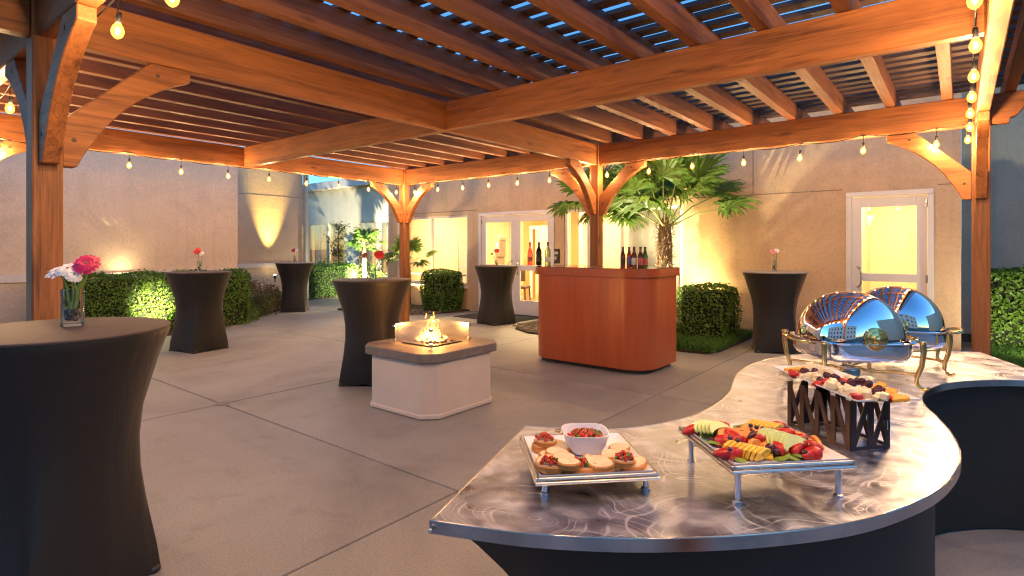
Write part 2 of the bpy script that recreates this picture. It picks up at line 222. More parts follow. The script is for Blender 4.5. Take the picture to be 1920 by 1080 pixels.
# ------------------------------------------------------------------ mesh helpers
class MB:
    def __init__(s): s.v = []; s.f = []; s.m = []; s.slot = 0
    def add(s, vs, fs):
        o = len(s.v); s.v += [tuple(p) for p in vs]; s.f += [tuple(i + o for i in f) for f in fs]; s.m += [s.slot] * len(fs)
    def box(s, c, d, rz=0.0, mat=None):
        hx, hy, hz = d[0] / 2, d[1] / 2, d[2] / 2; vs = []
        for x, y, z in ((-1,-1,-1),(1,-1,-1),(1,1,-1),(-1,1,-1),(-1,-1,1),(1,-1,1),(1,1,1),(-1,1,1)):
            p = Vector((x*hx, y*hy, z*hz))
            if mat is not None: p = mat @ p
            elif rz: p = Matrix.Rotation(rz, 3, 'Z') @ p
            vs.append(p + Vector(c))
        s.add(vs, [(0,3,2,1),(4,5,6,7),(0,1,5,4),(1,2,6,5),(2,3,7,6),(3,0,4,7)]); return s
    def prism(s, poly, z0, z1, cap=True):
        n = len(poly); vs = [(x, y, z0) for x, y in poly] + [(x, y, z1) for x, y in poly]
        fs = [(i, (i+1) % n, (i+1) % n + n, i + n) for i in range(n)]
        if cap: fs += [tuple(range(n-1, -1, -1)), tuple(range(n, 2*n))]
        s.add(vs, fs); return s
    def prism_xz(s, poly, y0, y1):
        n = len(poly); vs = [(x, y0, z) for x, z in poly] + [(x, y1, z) for x, z in poly]
        s.add(vs, [(i, i + n, (i+1) % n + n, (i+1) % n) for i in range(n)] + [tuple(range(n)), tuple(range(2*n-1, n-1, -1))]); return s
    def lathe(s, prof, n=24, c=(0,0,0), mat=None, caps=True):
        vs = []
        for r, z in prof:
            for k in range(n):
                a = 2*math.pi*k/n; p = Vector((r*math.cos(a), r*math.sin(a), z))
                if mat is not None: p = mat @ p
                vs.append(p + Vector(c))
        m = len(prof); fs = [(j*n+k, j*n+(k+1) % n, (j+1)*n+(k+1) % n, (j+1)*n+k) for j in range(m-1) for k in range(n)]
        if caps: fs += [tuple(range(n-1, -1, -1)), tuple(range((m-1)*n, m*n))]
        s.add(vs, fs); return s
    def tube(s, pts, r, n=8, r1=None):
        pts = [Vector(p) for p in pts]; m = len(pts); vs = []; up = Vector((0.13, 0.21, 1)).normalized()
        for i, p in enumerate(pts):
            d = (pts[min(i+1, m-1)] - pts[max(i-1, 0)]).normalized(); a = d.cross(up)
            if a.length < 1e-3: a = d.cross(Vector((1, 0, 0)))
            a.normalize(); b = d.cross(a); rr = r if r1 is None else r + (r1 - r) * i / (m - 1)
            for k in range(n):
                t = 2*math.pi*k/n; vs.append(p + a*rr*math.cos(t) + b*rr*math.sin(t))
        s.add(vs, [(j*n+k, j*n+(k+1) % n, (j+1)*n+(k+1) % n, (j+1)*n+k) for j in range(m-1) for k in range(n)] + [tuple(range(n-1, -1, -1)), tuple(range((m-1)*n, m*n))]); return s
    def blob(s, c, d, n=12, m=7, mat=None, wob=0.0):
        vs = []; rnd = random.Random(hash((round(c[0], 4), round(c[1], 4), n)) & 0xffff)
        for j in range(1, m):
            t = math.pi*j/m
            for k in range(n):
                a = 2*math.pi*k/n; w = 1 + wob * (rnd.random() - 0.5)
                p = Vector((d[0]/2*math.sin(t)*math.cos(a)*w, d[1]/2*math.sin(t)*math.sin(a)*w, -d[2]/2*math.cos(t)*w)); vs.append(p)
        vs = [Vector((0, 0, -d[2]/2))] + vs + [Vector((0, 0, d[2]/2))]
        if mat is not None: vs = [mat @ p for p in vs]
        vs = [p + Vector(c) for p in vs]; fs = [(0, 1+(k+1) % n, 1+k) for k in range(n)]
        for j in range(m-2): fs += [(1+j*n+k, 1+j*n+(k+1) % n, 1+(j+1)*n+(k+1) % n, 1+(j+1)*n+k) for k in range(n)]
        e = len(vs)-1; b = 1+(m-2)*n; fs += [(b+k, b+(k+1) % n, e) for k in range(n)]; s.add(vs, fs); return s
    def mesh(s, name, mats, smooth=None, bevel=0.0, seg=1):
        me = bpy.data.meshes.new(name); me.from_pydata(s.v, [], s.f)
        for mt in (mats if isinstance(mats, (list, tuple)) else [mats]): me.materials.append(mt)
        me.polygons.foreach_set('material_index', s.m)
        if bevel > 0:
            bm = bmesh.new(); bm.from_mesh(me); es = [e for e in bm.edges if len(e.link_faces) == 2 and e.calc_face_angle(0) > R(25)]
            bmesh.ops.bevel(bm, geom=es, offset=bevel, segments=seg, affect='EDGES', profile=0.5, clamp_overlap=True); bm.to_mesh(me); bm.free()
        if smooth is not None: me.shade_smooth(); me.set_sharp_from_angle(angle=R(smooth))
        me.update(); return me
def put(name, me, parent=None, loc=(0,0,0), rot=(0,0,0), **pr):
    o = bpy.data.objects.new(name, me); COL.objects.link(o); o.location = loc; o.rotation_euler = rot
    if parent is not None: o.parent = parent
    for k, v in pr.items(): o[k] = v
    return o
def thing(name, label, cat, loc=(0,0,0), rz=0.0, group=None, kind=None):
    o = put(name, None, None, loc, (0, 0, rz), label=label, category=cat)
    if group: o['group'] = group
    if kind: o['kind'] = kind
    return o
def single(name, me, label, cat, loc=(0,0,0), rot=(0,0,0), group=None):
    o = put(name, me, None, loc, rot, label=label, category=cat)
    if group: o['group'] = group
    return o
def lamp(kind, name, loc, watts, col, parent=None, radius=0.03, rot=None, spot=None, size=None):
    d = bpy.data.lights.new(name, kind); d.energy = watts; d.color = col
    if kind in ('POINT', 'SPOT'): d.shadow_soft_size = radius
    if kind == 'SPOT': d.spot_size = R(spot); d.spot_blend = 0.9
    if kind == 'AREA': d.shape = 'RECTANGLE'; d.size, d.size_y = size
    o = bpy.data.objects.new(name, d); COL.objects.link(o); o.location = loc
    if rot is not None: o.rotation_euler = rot
    if parent is not None: o.parent = parent
    return o
def aim(frm, to): return (Vector(to) - Vector(frm)).to_track_quat('-Z', 'Y').to_euler()

# ================================================================== the setting
put('ground', MB().box((0, 0, -0.55), (900, 900, 1.0)).mesh('ground', M['ground']), kind='structure')
patio = put('patio', None, None, kind='structure')
put('joint_bed', MB().box((-1.0, -3.5, -0.035), (21.8, 14.6, 0.02)).mesh('joint_bed', M['joint']), patio)
GX = [-11.5, -9.81, -6.89, -3.97, -1.045, 1.88, 4.80, 7.72, 9.8]; GY = [-10.4, -7.55, -4.85, -2.15, 0.55, 3.6]
for i in range(len(GX)-1):
    for j in range(len(GY)-1):
        a, b, c, d = GX[i], GX[i+1], GY[j], GY[j+1]; g = 0.007
        put('slab', MB().box((0, 0, 0), (b-a-2*g, d-c-2*g, 0.1)).mesh('slab', M['conc'], bevel=0.005), patio, ((a+b)/2, (c+d)/2, -0.05))
put('joint_plug', MB().prism([(0.10*math.cos(k*math.pi/2), 0.075*math.sin(k*math.pi/2)) for k in range(4)], -0.02, 0.003).mesh('joint_plug', M['fcap'], bevel=0.002), patio, (-1.045, -4.85, 0))

def bed(name, poly, z=0.03, mat='soil'):
    return put(name, MB().prism(poly, -0.06, z).mesh(name, M[mat], bevel=0.012), None, kind='structure')
bed('planting_bed', [(-5.75,-10.3), (-5.72,-6.0), (-5.74,-3.5), (-6.1,-2.55), (-6.62,-1.85), (-7.2,-1.15), (-8.1,-0.25), (-8.9,0.6), (-9.62,1.35), (-9.62,3.0), (-9.3,3.9), (-8.0,4.1), (-8.0,4.75), (-17,4.75), (-17,1.3), (-9.75,1.3), (-9.75,-1.6), (-7.25,-1.75), (-7.25,-10.3)])
bed('planting_bed', [(-6.9,0.35), (-6.25,0.28), (-5.2,0.55), (-4.75,0.9), (-4.45,1.5), (-4.4,2.07), (-7.2,2.07), (-7.2,0.9)])
bed('planting_bed', [(-2.05,0.85), (-1.85,0.45), (-1.4,0.2), (1.2,0.17), (1.50,0.2), (1.62,0.45), (1.62,2.07), (-2.05,2.07)])
bed('lawn_bed', [(4.55,0.2), (9.7,0.2), (9.7,4.95), (4.3,4.95), (4.3,1.0)], 0.02)

# ================================================================== pergola
perg = thing('pergola', 'large orange stained timber pergola with slatted roof over the patio', 'pergola', (0, 0, 0))
PX, PY = [-4.20, 0.0, 4.31], [-6.33, 0.0]; YC = -3.08; ZB, ZT = 2.60, 2.89; BW = 0.095; PW = 0.142
post_me = MB().box((0, 0, ZT/2), (PW, PW, ZT)).mesh('post', M['wz'], bevel=0.008)
for x in PX:
    for y in PY: put('post', post_me, perg, (x, y, 0.002))
def beam(p0, p1, name='beam', zb=ZB, zt=ZT, w=BW):
    p0, p1 = Vector(p0), Vector(p1); d = p1 - p0; ln = d.length
    me = MB().box((0, 0, 0), (ln, w, zt-zb)).mesh(name, M['wx'], bevel=0.007)
    return put(name, me, perg, ((p0.x+p1.x)/2, (p0.y+p1.y)/2, (zb+zt)/2), (0, 0, math.atan2(d.y, d.x)))
h = PW/2 + 0.002
for y in PY:
    beam((PX[0]+h, y), (PX[1]-h, y)); beam((PX[1]+h, y), (PX[2]-h, y))
for x in PX: beam((x, PY[0]+h), (x, PY[1]-h))
beam((PX[0]+0.05, YC), (PX[1]-0.05, YC)); beam((PX[1]+0.05, YC), (PX[2]-0.05, YC))
def tail_profile(l, hgt):   # a beam end with a stepped ogee, along +x
    pts = [(0, 0), (l*0.45, 0), (l*0.47, hgt*0.16)]
    for k in range(9):
        t = k/8; pts.append((l*(0.52+0.36*t), hgt*(0.18+0.42*(1-math.cos(t*math.pi/2)))))
    return pts + [(l*0.92, hgt*0.72), (l, hgt*0.74), (l, hgt), (0, hgt)]
tail_me = MB().prism_xz(tail_profile(0.30, ZT-ZB), -BW/2, BW/2).mesh('beam_tail', M['wx'], bevel=0.005)
for x, y, a in ((PX[2]+h, 0, 0), (PX[2]+h, PY[0], 0), (PX[0]-h, 0, 180), (PX[0]-h, PY[0], 180), (PX[2], h, 90), (PX[1], h, 90), (PX[0], h, 90), (PX[0], PY[0]-h, -90), (PX[1], PY[0]-h, -90)):
    put('beam_tail', tail_me, perg, (x, y, ZB), (0, 0, R(a)))
def brace_mesh():   # local: x out from the post, z up to the beam; curved underside
    t = 0.085; pts = [(0, -0.45), (0.46, 0), (0.70, 0), (0.70, -0.075), (0.63, -0.105), (0.54, -0.155), (0.45, -0.215), (0.37, -0.28), (0.29, -0.36), (0.215, -0.455), (0.15, -0.56), (0.10, -0.65), (0.068, -0.72), (0, -0.72)]
    return MB().prism_xz(pts, -t/2, t/2).mesh('brace', M['wx'], bevel=0.005)
br = brace_mesh(); peg_me = MB().lathe([(0.012, -0.046), (0.013, -0.044), (0.013, 0.044), (0.012, 0.046)], 12, (0, 0, 0), Matrix.Rotation(R(90), 3, 'X')).mesh('peg', M['slat'], 40)
for x, y, a in ((PX[1],0,0),(PX[1],0,180),(PX[1],0,-90),(PX[2],0,180),(PX[2],0,-90),(PX[0],0,0),(PX[0],0,-90),
                (PX[1],PY[0],0),(PX[1],PY[0],180),(PX[1],PY[0],90),(PX[0],PY[0],0),(PX[0],PY[0],90),(PX[2],PY[0],180),(PX[2],PY[0],90)):
    bo = put('brace', br, perg, (x+h*math.cos(R(a)), y+h*math.sin(R(a)), ZB-0.002), (0, 0, R(a)))
    for px_, pz_ in ((0.50, -0.075), (0.055, -0.56)): put('peg', peg_me, bo, (px_, 0, pz_))
RT = ZT + 0.187
rl = 7.55; RAF = 0.184; q = tail_profile(0.40, RAF)
prof = [(-x, z) for x, z in reversed(q[1:-1])] + [(x + rl, z) for x, z in q[1:-1]]
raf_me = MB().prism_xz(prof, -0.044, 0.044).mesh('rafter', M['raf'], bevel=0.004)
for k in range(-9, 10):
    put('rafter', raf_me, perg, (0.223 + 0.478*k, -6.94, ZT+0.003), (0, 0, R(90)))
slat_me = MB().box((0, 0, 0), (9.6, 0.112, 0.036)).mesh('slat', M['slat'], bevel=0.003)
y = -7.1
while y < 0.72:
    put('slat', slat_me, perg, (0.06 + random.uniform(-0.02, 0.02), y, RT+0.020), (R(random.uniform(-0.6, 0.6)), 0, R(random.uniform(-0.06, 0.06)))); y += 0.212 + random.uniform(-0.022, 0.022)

# string lights ----------------------------------------------------
env_me = MB().lathe([(0.012,0.028),(0.016,0.022),(0.025,0.008),(0.031,-0.010),(0.032,-0.022),(0.027,-0.041),(0.016,-0.054),(0.005,-0.060)], 16).mesh('bulb', M['bulbglow'], 60)
sock_me = MB().lathe([(0.004,0.088),(0.013,0.084),(0.0145,0.07),(0.0145,0.034),(0.012,0.0285)], 12).mesh('socket', M['cable'], 60)
fil_me = MB().blob((0, 0, -0.016), (0.022, 0.022, 0.042), 8, 6).mesh('filament', M['filament'], 60)
def string_light(label, pts, wire):
    t = thing('string_light', label, 'string light', pts[0], group=None); o0 = Vector(pts[0])
    w = [Vector(p) - o0 for p in wire]; path = []
    for a, b in zip(w[:-1], w[1:]):
        for k in range(6):
            q = a.lerp(b, k/6); q.z -= 0.035*math.sin(math.pi*k/6); path.append(q)
    path.append(w[-1]); put('cable', MB().tube(path, 0.0045, 6).mesh('cable', M['cable'], 60), t)
    for p in pts:
        p = Vector(p) - o0; tilt = (random.uniform(-0.08, 0.08), random.uniform(-0.08, 0.08), 0)
        put('cord', MB().tube([p + Vector((0, 0, 0.08)), p + Vector((0.004, 0, 0.15))], 0.0035, 6).mesh('cord', M['cable']), t)
        bo = put('bulb', env_me, t, p, tilt); bo.scale = (0.88,)*3; put('socket', sock_me, bo); put('filament', fil_me, bo)
        lamp('POINT', 'bulb_light', p + Vector((0, 0, -0.016)), BULB_W, WARM, t, 0.026)
ZL = 2.455
def run(a, b, n, z=ZL): return [Vector(a).lerp(Vector(b), k/(n-1)).to_3d() + Vector((random.uniform(-.015, .015), 0, z - Vector(a).z + random.uniform(-.01, .01))) for k in range(n)]
def wires(pts): return [Vector((p.x, p.y, p.z + 0.155)) for p in pts]
p = run((0.22, -0.075, ZL), (3.95, -0.075, ZL), 7); string_light('string of glowing bulbs under the back beam nearest the palm and single door', p, wires([p[0] - Vector((0.12,0,0))] + p + [p[-1] + Vector((0.3,0,0.04))]))
p = run((-0.16, -0.075, ZL), (-3.84, -0.075, ZL), 7); string_light('string of glowing bulbs under the beam in front of the double doors', p, wires(p + [p[-1] + Vector((-0.3,0,0))]))
p = run((-4.125, -0.27, ZL), (-4.125, -5.85, ZL), 10); string_light('string of glowing bulbs along the beam facing the peach wall', p, wires(p))
p = run((4.212, -0.3, ZL), (4.212, -6.09, ZL), 10, 2.445); string_light('string of bulbs running up the picture beside the rightmost post', p, wires(p))
p = run((1.0, -6.27, ZL), (4.10, -6.27, ZL), 6, 2.44); string_light('string of bulbs on the front beam overhead, its one large bulb beside the leftmost post', p, wires([p[0] - Vector((0.85,0,-0.02))] + p))
p = run((-0.6, -6.27, 2.41), (-3.7, -6.27, 2.41), 6, 2.41); string_light('string of bulbs at the left picture edge behind the leftmost post', p, wires([p[0] + Vector((0.5,0,0.06))] + p))

# ================================================================== buildings
def wall_grid(u0, u1, z0, z1, holes, th, axis, face):
    """wall with rectangular holes (u0,u1,z0,z1): axis 'x' -> front plane y=face running along x, thickness to +y; axis 'y' -> front plane x=face, thickness to -x"""
    us = sorted({u0, u1} | {q for hh in holes for q in hh[:2]}); zs = sorted({z0, z1} | {q for hh in holes for q in hh[2:]})
    def solid(i, j):
        if i < 0 or j < 0 or i >= len(us)-1 or j >= len(zs)-1: return False
        cu, cz = (us[i]+us[i+1])/2, (zs[j]+zs[j+1])/2
        return not any(a < cu < b and c < cz < d for a, b, c, d in holes)
    P = (lambda u, w, z: (u, face + w, z)) if axis == 'x' else (lambda u, w, z: (face - w, u, z))
    mb = MB()
    for i in range(len(us)-1):
        for j in range(len(zs)-1):
            if not solid(i, j): continue
            a, b, c, d = us[i], us[i+1], zs[j], zs[j+1]
            mb.add([P(a,0,c), P(b,0,c), P(b,0,d), P(a,0,d)], [(0,1,2,3)]); mb.add([P(a,th,c), P(b,th,c), P(b,th,d), P(a,th,d)], [(3,2,1,0)])
            if not solid(i-1, j): mb.add([P(a,0,c), P(a,th,c), P(a,th,d), P(a,0,d)], [(3,2,1,0)])
            if not solid(i+1, j): mb.add([P(b,0,c), P(b,th,c), P(b,th,d), P(b,0,d)], [(0,1,2,3)])
            if not solid(i, j-1): mb.add([P(a,0,c), P(b,0,c), P(b,th,c), P(a,th,c)], [(3,2,1,0)])
            if not solid(i, j+1): mb.add([P(a,0,d), P(b,0,d), P(b,th,d), P(a,th,d)], [(0,1,2,3)])
    return mb
WY = 2.10
main = thing('hotel_wing', 'tan stucco hotel wing with double doors, lit windows and a single door', 'building', (0, 0, 0))
WA, WB = (-6.90, -4.50, 0.55, 2.15), (-1.93, 0.46, 0.54, 2.15); DD, SD = (-4.16, -2.15, -0.05, 2.17), (2.87, 3.88, -0.05, 2.19)
put('wall', wall_grid(-7.25, 4.16, -0.1, 4.4, [WA, WB, DD, SD], 0.24, 'x', WY).mesh('wall', M['tan']), main)
put('side_wall', MB().box((4.04, WY+0.24+2.2, 2.15), (0.24, 4.36, 4.5)).mesh('side_wall', M['tan']), main)
put('side_wall', MB().box((-7.13, WY+0.24+2.2, 2.15), (0.24, 4.36, 4.5)).mesh('side_wall', M['tan']), main)
put('back_wall', MB().box((-1.55, 6.85, 2.15), (11.3, 0.2, 4.5)).mesh('back_wall', M['room']), main)
put('roof', MB().box((-1.55, 4.45, 4.45), (11.6, 4.9, 0.1)).mesh('roof', M['grey']), main)
for x0, x1 in ((-7.24, -4.20), (-2.11, 2.83), (3.92, 4.15)):
    put('wall_seam', MB().box(((x0+x1)/2, WY-0.001, 2.235), (x1-x0, 0.006, 0.012)).mesh('wall_seam', M['seam']), main)
for x in (-7.24+1.0, 1.6): put('wall_seam', MB().box((x, WY-0.001, 3.3), (0.012, 0.006, 2.1)).mesh('wall_seam', M['seam']), main)
put('room_floor', MB().box((-1.55, 4.6, -0.04), (11.0, 4.3, 0.1)).mesh('room_floor', M['rfloor']), main)
put('room_ceiling', MB().box((-1.55, 4.6, 2.75), (11.0, 4.3, 0.1)).mesh('room_ceiling', M['ceil']), main)
put('partition', MB().box((1.2, 4.55, 1.35), (0.12, 4.3, 2.7)).mesh('partition', M['room']), main)
put('partition', MB().box((2.6, 4.55, 1.35), (0.12, 4.3, 2.7)).mesh('partition', M['room']), main)
put('partition', MB().box((-2.95, 5.55, 1.35), (0.12, 2.3, 2.7)).mesh('partition', M['room']), main)
# inner doorway seen through the right leaf
put('partition', wall_grid(-5.45, -3.02, 0.02, 2.69, [(-5.10, -4.55, 0.02, 1.92)], 0.10, 'x', 5.4).mesh('partition', M['orange']), main)
for x in (-5.14, -4.51): put('door_casing', MB().box((x, 5.37, 0.97), (0.08, 0.05, 1.90)).mesh('door_casing', M['white']), main)
put('door_casing', MB().box((-4.825, 5.37, 1.965), (0.72, 0.05, 0.09)).mesh('door_casing', M['white']), main)
for x, yy, sx, w in ((-5.7, 3.6, 1.3, 1.0), (-3.4, 3.4, 1.0, 0.9), (-0.7, 3.6, 1.4, 1.5), (3.35, 3.4, 0.5, 0.55), (3.35, 5.4, 0.5, 0.4), (-5.4, 5.8, 1.0, 0.6), (-1.8, 5.9, 0.8, 0.5)):
    cl = thing('ceiling_lamp', {-5.7:'square ceiling lamp inside behind the wide window',-3.4:'square ceiling lamp inside the double doors',-0.7:'square ceiling lamp inside behind the palm window',3.35:'small square ceiling lamp inside the single door',-5.4:'square ceiling lamp deep in the lobby',-1.8:'square ceiling lamp in the orange room'}[x] + (' further in' if yy == 5.4 else ''), 'ceiling lamp', (x, yy, 2.70))
    put('housing', MB().box((0, 0, -0.015), (sx*0.5+0.06, 0.46, 0.028)).mesh('housing', M['white'], bevel=0.004), cl); put('diffuser', MB().box((0, 0, -0.034), (sx*0.5, 0.4, 0.008)).mesh('diffuser', M['rlamp']), cl)
    lamp('AREA', 'room_light', (0, 0, -0.045), ROOM_W*w, ROOMC, cl, size=(sx*0.5, 0.4), rot=(0, 0, 0))
def frame_rect(mb, x0, x1, z0, z1, w, y, t):
    mb.box(((x0+x1)/2, y, z1-w/2), (x1-x0, t, w)); mb.box(((x0+x1)/2, y, z0+w/2), (x1-x0, t, w))
    mb.box((x0+w/2, y, (z0+z1)/2), (w, t, z1-z0-2*w)); mb.box((x1-w/2, y, (z0+z1)/2), (w, t, z1-z0-2*w)); return mb
def window(par, hole, mull, y, hbar=None, frame='white', w=0.055):
    x0, x1, z0, z1 = hole; f = put('window', frame_rect(MB(), x0+0.002, x1-0.002, z0+0.002, z1-0.002, w, y, 0.07).mesh('window', M[frame], bevel=0.004), par)
    xs = [x0+w] + sorted(mull) + [x1-w]
    for m in mull: put('mullion', MB().box((m, y, (z0+z1)/2), (0.055, 0.06, z1-z0-2*w-0.004)).mesh('mullion', M[frame], bevel=0.003), f)
    for a, b in zip(xs[:-1], xs[1:]):
        put('pane', MB().box(((a+b)/2, y, (z0+z1)/2), (b-a-0.03, 0.006, z1-z0-2*w)).mesh('pane', M['glass']), f)
        if hbar: put('glazing_bar', MB().box(((a+b)/2, y, hbar), (b-a-0.06, 0.05, 0.04)).mesh('glazing_bar', M[frame], bevel=0.003), f)
    put('sill', MB().box(((x0+x1)/2, y-0.075, z0-0.035), (x1-x0+0.06, 0.14, 0.05)).mesh('sill', M['white'], bevel=0.006), f); return f
window(main, WA, [-5.69], WY+0.06, 0.78); window(main, WB, [-1.40, -0.70], WY+0.06)
def leaf(par, x0, x1, z1, hinge, y, name='door', midz=0.99):
    w = 0.115; d = put(name, None, par); st = MB(); zb = 0.012
    st.box((x0+w/2, y, (zb+z1)/2), (w, 0.045, z1-zb)); st.box((x1-w/2, y, (zb+z1)/2), (w, 0.045, z1-zb))
    for zc, hh in ((z1-0.07, 0.14), (midz, 0.11), (zb+0.15, 0.30)): st.box(((x0+x1)/2, y, zc), (x1-x0-2*w, 0.043, hh))
    put('stile_frame', st.mesh('stile_frame', M['white'], bevel=0.003), d)
    put('pane', MB().box(((x0+x1)/2, y, (midz+0.055+z1-0.14)/2), (x1-x0-2*w, 0.006, z1-0.14-midz-0.055)).mesh('pane', M['glass']), d)
    put('pane', MB().box(((x0+x1)/2, y, (midz-0.055+zb+0.30)/2), (x1-x0-2*w, 0.006, midz-0.055-zb-0.30)).mesh('pane', M['glass']), d)
    hx = x0+0.06 if hinge > 0 else x1-0.06; s = 1 if hinge > 0 else -1
    pts = [(hx, y-0.02, midz+0.14), (hx+0.02*s, y-0.07, midz+0.14), (hx+0.055*s, y-0.085, midz+0.10), (hx+0.06*s, y-0.085, midz), (hx+0.055*s, y-0.085, midz-0.10), (hx+0.02*s, y-0.07, midz-0.14), (hx, y-0.02, midz-0.14)]
    put('handle', MB().tube(pts, 0.011, 8).mesh('handle', M['steel'], 60), d)
    for zz in (z1-0.12, midz, 0.2): put('hinge', MB().lathe([(0.012, -0.05), (0.012, 0.05)], 8, ((x1-0.008 if hinge > 0 else x0+0.008), y-0.03, zz)).mesh('hinge', M['steel'], 40), d)
    return d
for (x0, x1, z0, z1) in (DD, SD):
    f = MB(); yy = WY+0.05
    f.box(((x0+x1)/2, yy, z1-0.035), (x1-x0-0.004, 0.16, 0.066)); f.box((x0+0.035, yy, (z1-0.07)/2), (0.066, 0.16, z1-0.07)); f.box((x1-0.035, yy, (z1-0.07)/2), (0.066, 0.16, z1-0.07))
    put('door_frame', f.mesh('door_frame', M['white'], bevel=0.004), main); put('threshold', MB().box(((x0+x1)/2, yy, 0.004), (x1-x0-0.15, 0.16, 0.012)).mesh('threshold', M['bronze']), main)
leaf(main, DD[0]+0.073, (DD[0]+DD[1])/2-0.004, DD[3]-0.075, -1, WY+0.03); leaf(main, (DD[0]+DD[1])/2+0.004, DD[1]-0.073, DD[3]-0.075, 1, WY+0.03); leaf(main, SD[0]+0.073, SD[1]-0.073, SD[3]-0.075, 1, WY+0.03)
bl = thing('added_blind', 'white blind added to brighten the window by the palm', 'blind', (-0.72, WY+0.17, 0))  # added pale sheet that makes this window read bright white
put('cloth', MB().box((0.62, 0, 1.33), (1.05, 0.008, 1.45)).mesh('cloth', M['blind']), bl); put('roller', MB().tube([(0.08, 0, 2.07), (1.16, 0, 2.07)], 0.02, 10).mesh('roller', M['white'], 60), bl)
sg = thing('wall_plaque', 'small black framed plaque on the wall beside the double doors', 'sign', tuple(ony(1043, 480, WY)), 0)
put('frame', frame_rect(MB(), -0.085, 0.085, -0.14, 0.14, 0.02, -0.012, 0.022).mesh('frame', M['black'], bevel=0.002), sg); put('card', MB().box((0, -0.005, 0), (0.128, 0.008, 0.238)).mesh('card', M['topper']), sg); put('emblem', MB().box((-0.02, -0.010, -0.04), (0.06, 0.003, 0.06)).mesh('emblem', M['lblw']), sg); put('emblem', MB().box((0.0, -0.010, 0.06), (0.09, 0.003, 0.05)).mesh('emblem', M['lblw']), sg)
# longcase clock and chair inside
ck = thing('longcase_clock', 'tall wooden clock with arched hood seen through the double doors', 'clock', (-5.28, 4.2, 0.012), R(-25)); ck.scale = (0.62, 0.62, 0.89)
put('trunk', MB().box((0, 0, 0.75), (0.30, 0.24, 1.1)).mesh('trunk', M['clockw'], bevel=0.01), ck); put('plinth', MB().box((0, 0, 0.11), (0.40, 0.30, 0.22)).mesh('plinth', M['clockw'], bevel=0.01), ck)
hd = put('hood', MB().prism_xz([(-0.23, 1.30), (0.23, 1.30), (0.23, 1.78), (0.28, 1.80)] + [(0.26*math.cos(a), 1.80+0.16*math.sin(a)) for a in [k*math.pi/10 for k in range(1, 10)]] + [(-0.28, 1.80), (-0.23, 1.78)], -0.15, 0.13).mesh('hood', M['clockw'], bevel=0.006), ck)
put('dial', MB().lathe([(0.16, 0), (0.16, 0.012)], 24, (0, -0.158, 1.58), Matrix.Rotation(R(90), 3, 'X')).mesh('dial', M['lblw']), hd)
for a in range(0, 360, 90): put('numeral', MB().box((0.11*math.cos(R(a)), -0.172, 1.58+0.11*math.sin(R(a))), (0.05, 0.004, 0.05)).mesh('numeral', M['black']), hd)
put('hand', MB().box((0, -0.174, 1.63), (0.015, 0.004, 0.12)).mesh('hand', M['black']), hd)
ch = thing('dining_chair', 'dark chair standing inside behind the double doors', 'chair', (-4.15, 3.55, 0.012), R(200))
put('seat', MB().box((0, 0, 0.45), (0.44, 0.44, 0.06)).mesh('seat', M['topper'], bevel=0.015), ch); put('backrest', MB().box((0, 0.21, 0.78), (0.42, 0.04, 0.36)).mesh('backrest', M['topper'], bevel=0.012), ch)
for sx in (-1, 1):
    for sy in (-1, 1): put('leg', MB().tube([(0.19*sx, 0.19*sy, 0.43), (0.21*sx, 0.21*sy, 0)], 0.018, 8).mesh('leg', M['bronze'], 60), ch)

cb = ony(855, 470, 4.6); ca = thing('cabinet', 'tall grey louvred cabinet seen through the wide window', 'cabinet', (cb.x, 4.6, 0.012))
put('carcass', MB().box((0, 0, 0.80), (0.62, 0.40, 1.56)).mesh('carcass', M['lam'], bevel=0.01), ca); put('pediment', MB().prism_xz([(-0.30, 1.585), (0.30, 1.585), (0.24, 1.70), (0.0, 1.76), (-0.24, 1.70)], -0.18, 0.18).mesh('pediment', M['lam'], bevel=0.008), ca)
for k in range(12): put('louvre', MB().box((0, -0.205, 0.2+0.11*k), (0.52, 0.012, 0.07)).mesh('louvre', M['white']), ca)
sc_ = thing('wall_sconce', 'small cone wall sconce inside the single door', 'wall lamp', (2.70, 6.2, 1.95)); put('shade', MB().lathe([(0.02, -0.11), (0.10, 0.10), (0.096, 0.10), (0.016, -0.108)], 16).mesh('shade', M['blind'], 50), sc_); put('bracket', MB().box((-0.02, 0, -0.05), (0.04, 0.04, 0.10)).mesh('bracket', M['steel']), sc_)
left = thing('garden_wing', 'low peach stucco wing with a cream band behind the clipped hedge', 'building', (0, 0, 0))
put('wall', MB().box((-7.42, -6.0, 1.65), (0.24, 8.6, 3.5)).mesh('wall', M['pink']), left)
put('wall_cap', MB().box((-7.43, -6.0, 3.43), (0.34, 8.66, 0.06)).mesh('wall_cap', M['pale'], bevel=0.006), left)
put('wainscot', MB().box((-7.275, -6.0, 0.40), (0.05, 8.6, 0.92)).mesh('wainscot', M['pink']), left); put('band', MB().box((-7.26, -6.0, 0.92), (0.09, 8.64, 0.115)).mesh('band', M['pale'], bevel=0.008), left)
put('end_wall', MB().box((-8.67, -1.82, 1.65), (2.24, 0.236, 3.5)).mesh('end_wall', M['pink']), left)
put('wall', MB().box((-9.92, -0.21, 1.75), (0.24, 2.94, 3.7)).mesh('wall', M['tan']), left)
put('wainscot', MB().box((-9.775, -0.21, 0.40), (0.05, 2.94, 0.98)).mesh('wainscot', M['pink']), left); put('band', MB().box((-9.76, -0.21, 0.95), (0.09, 2.96, 0.12)).mesh('band', M['pale'], bevel=0.008), left)
put('wall_seam', MB().box((-9.799, -0.21, 2.75), (0.006, 2.93, 0.012)).mesh('wall_seam', M['seam']), left); put('downpipe', MB().box((-9.74, 1.32, 1.75), (0.12, 0.10, 3.5)).mesh('downpipe', M['blue'], bevel=0.01), left)
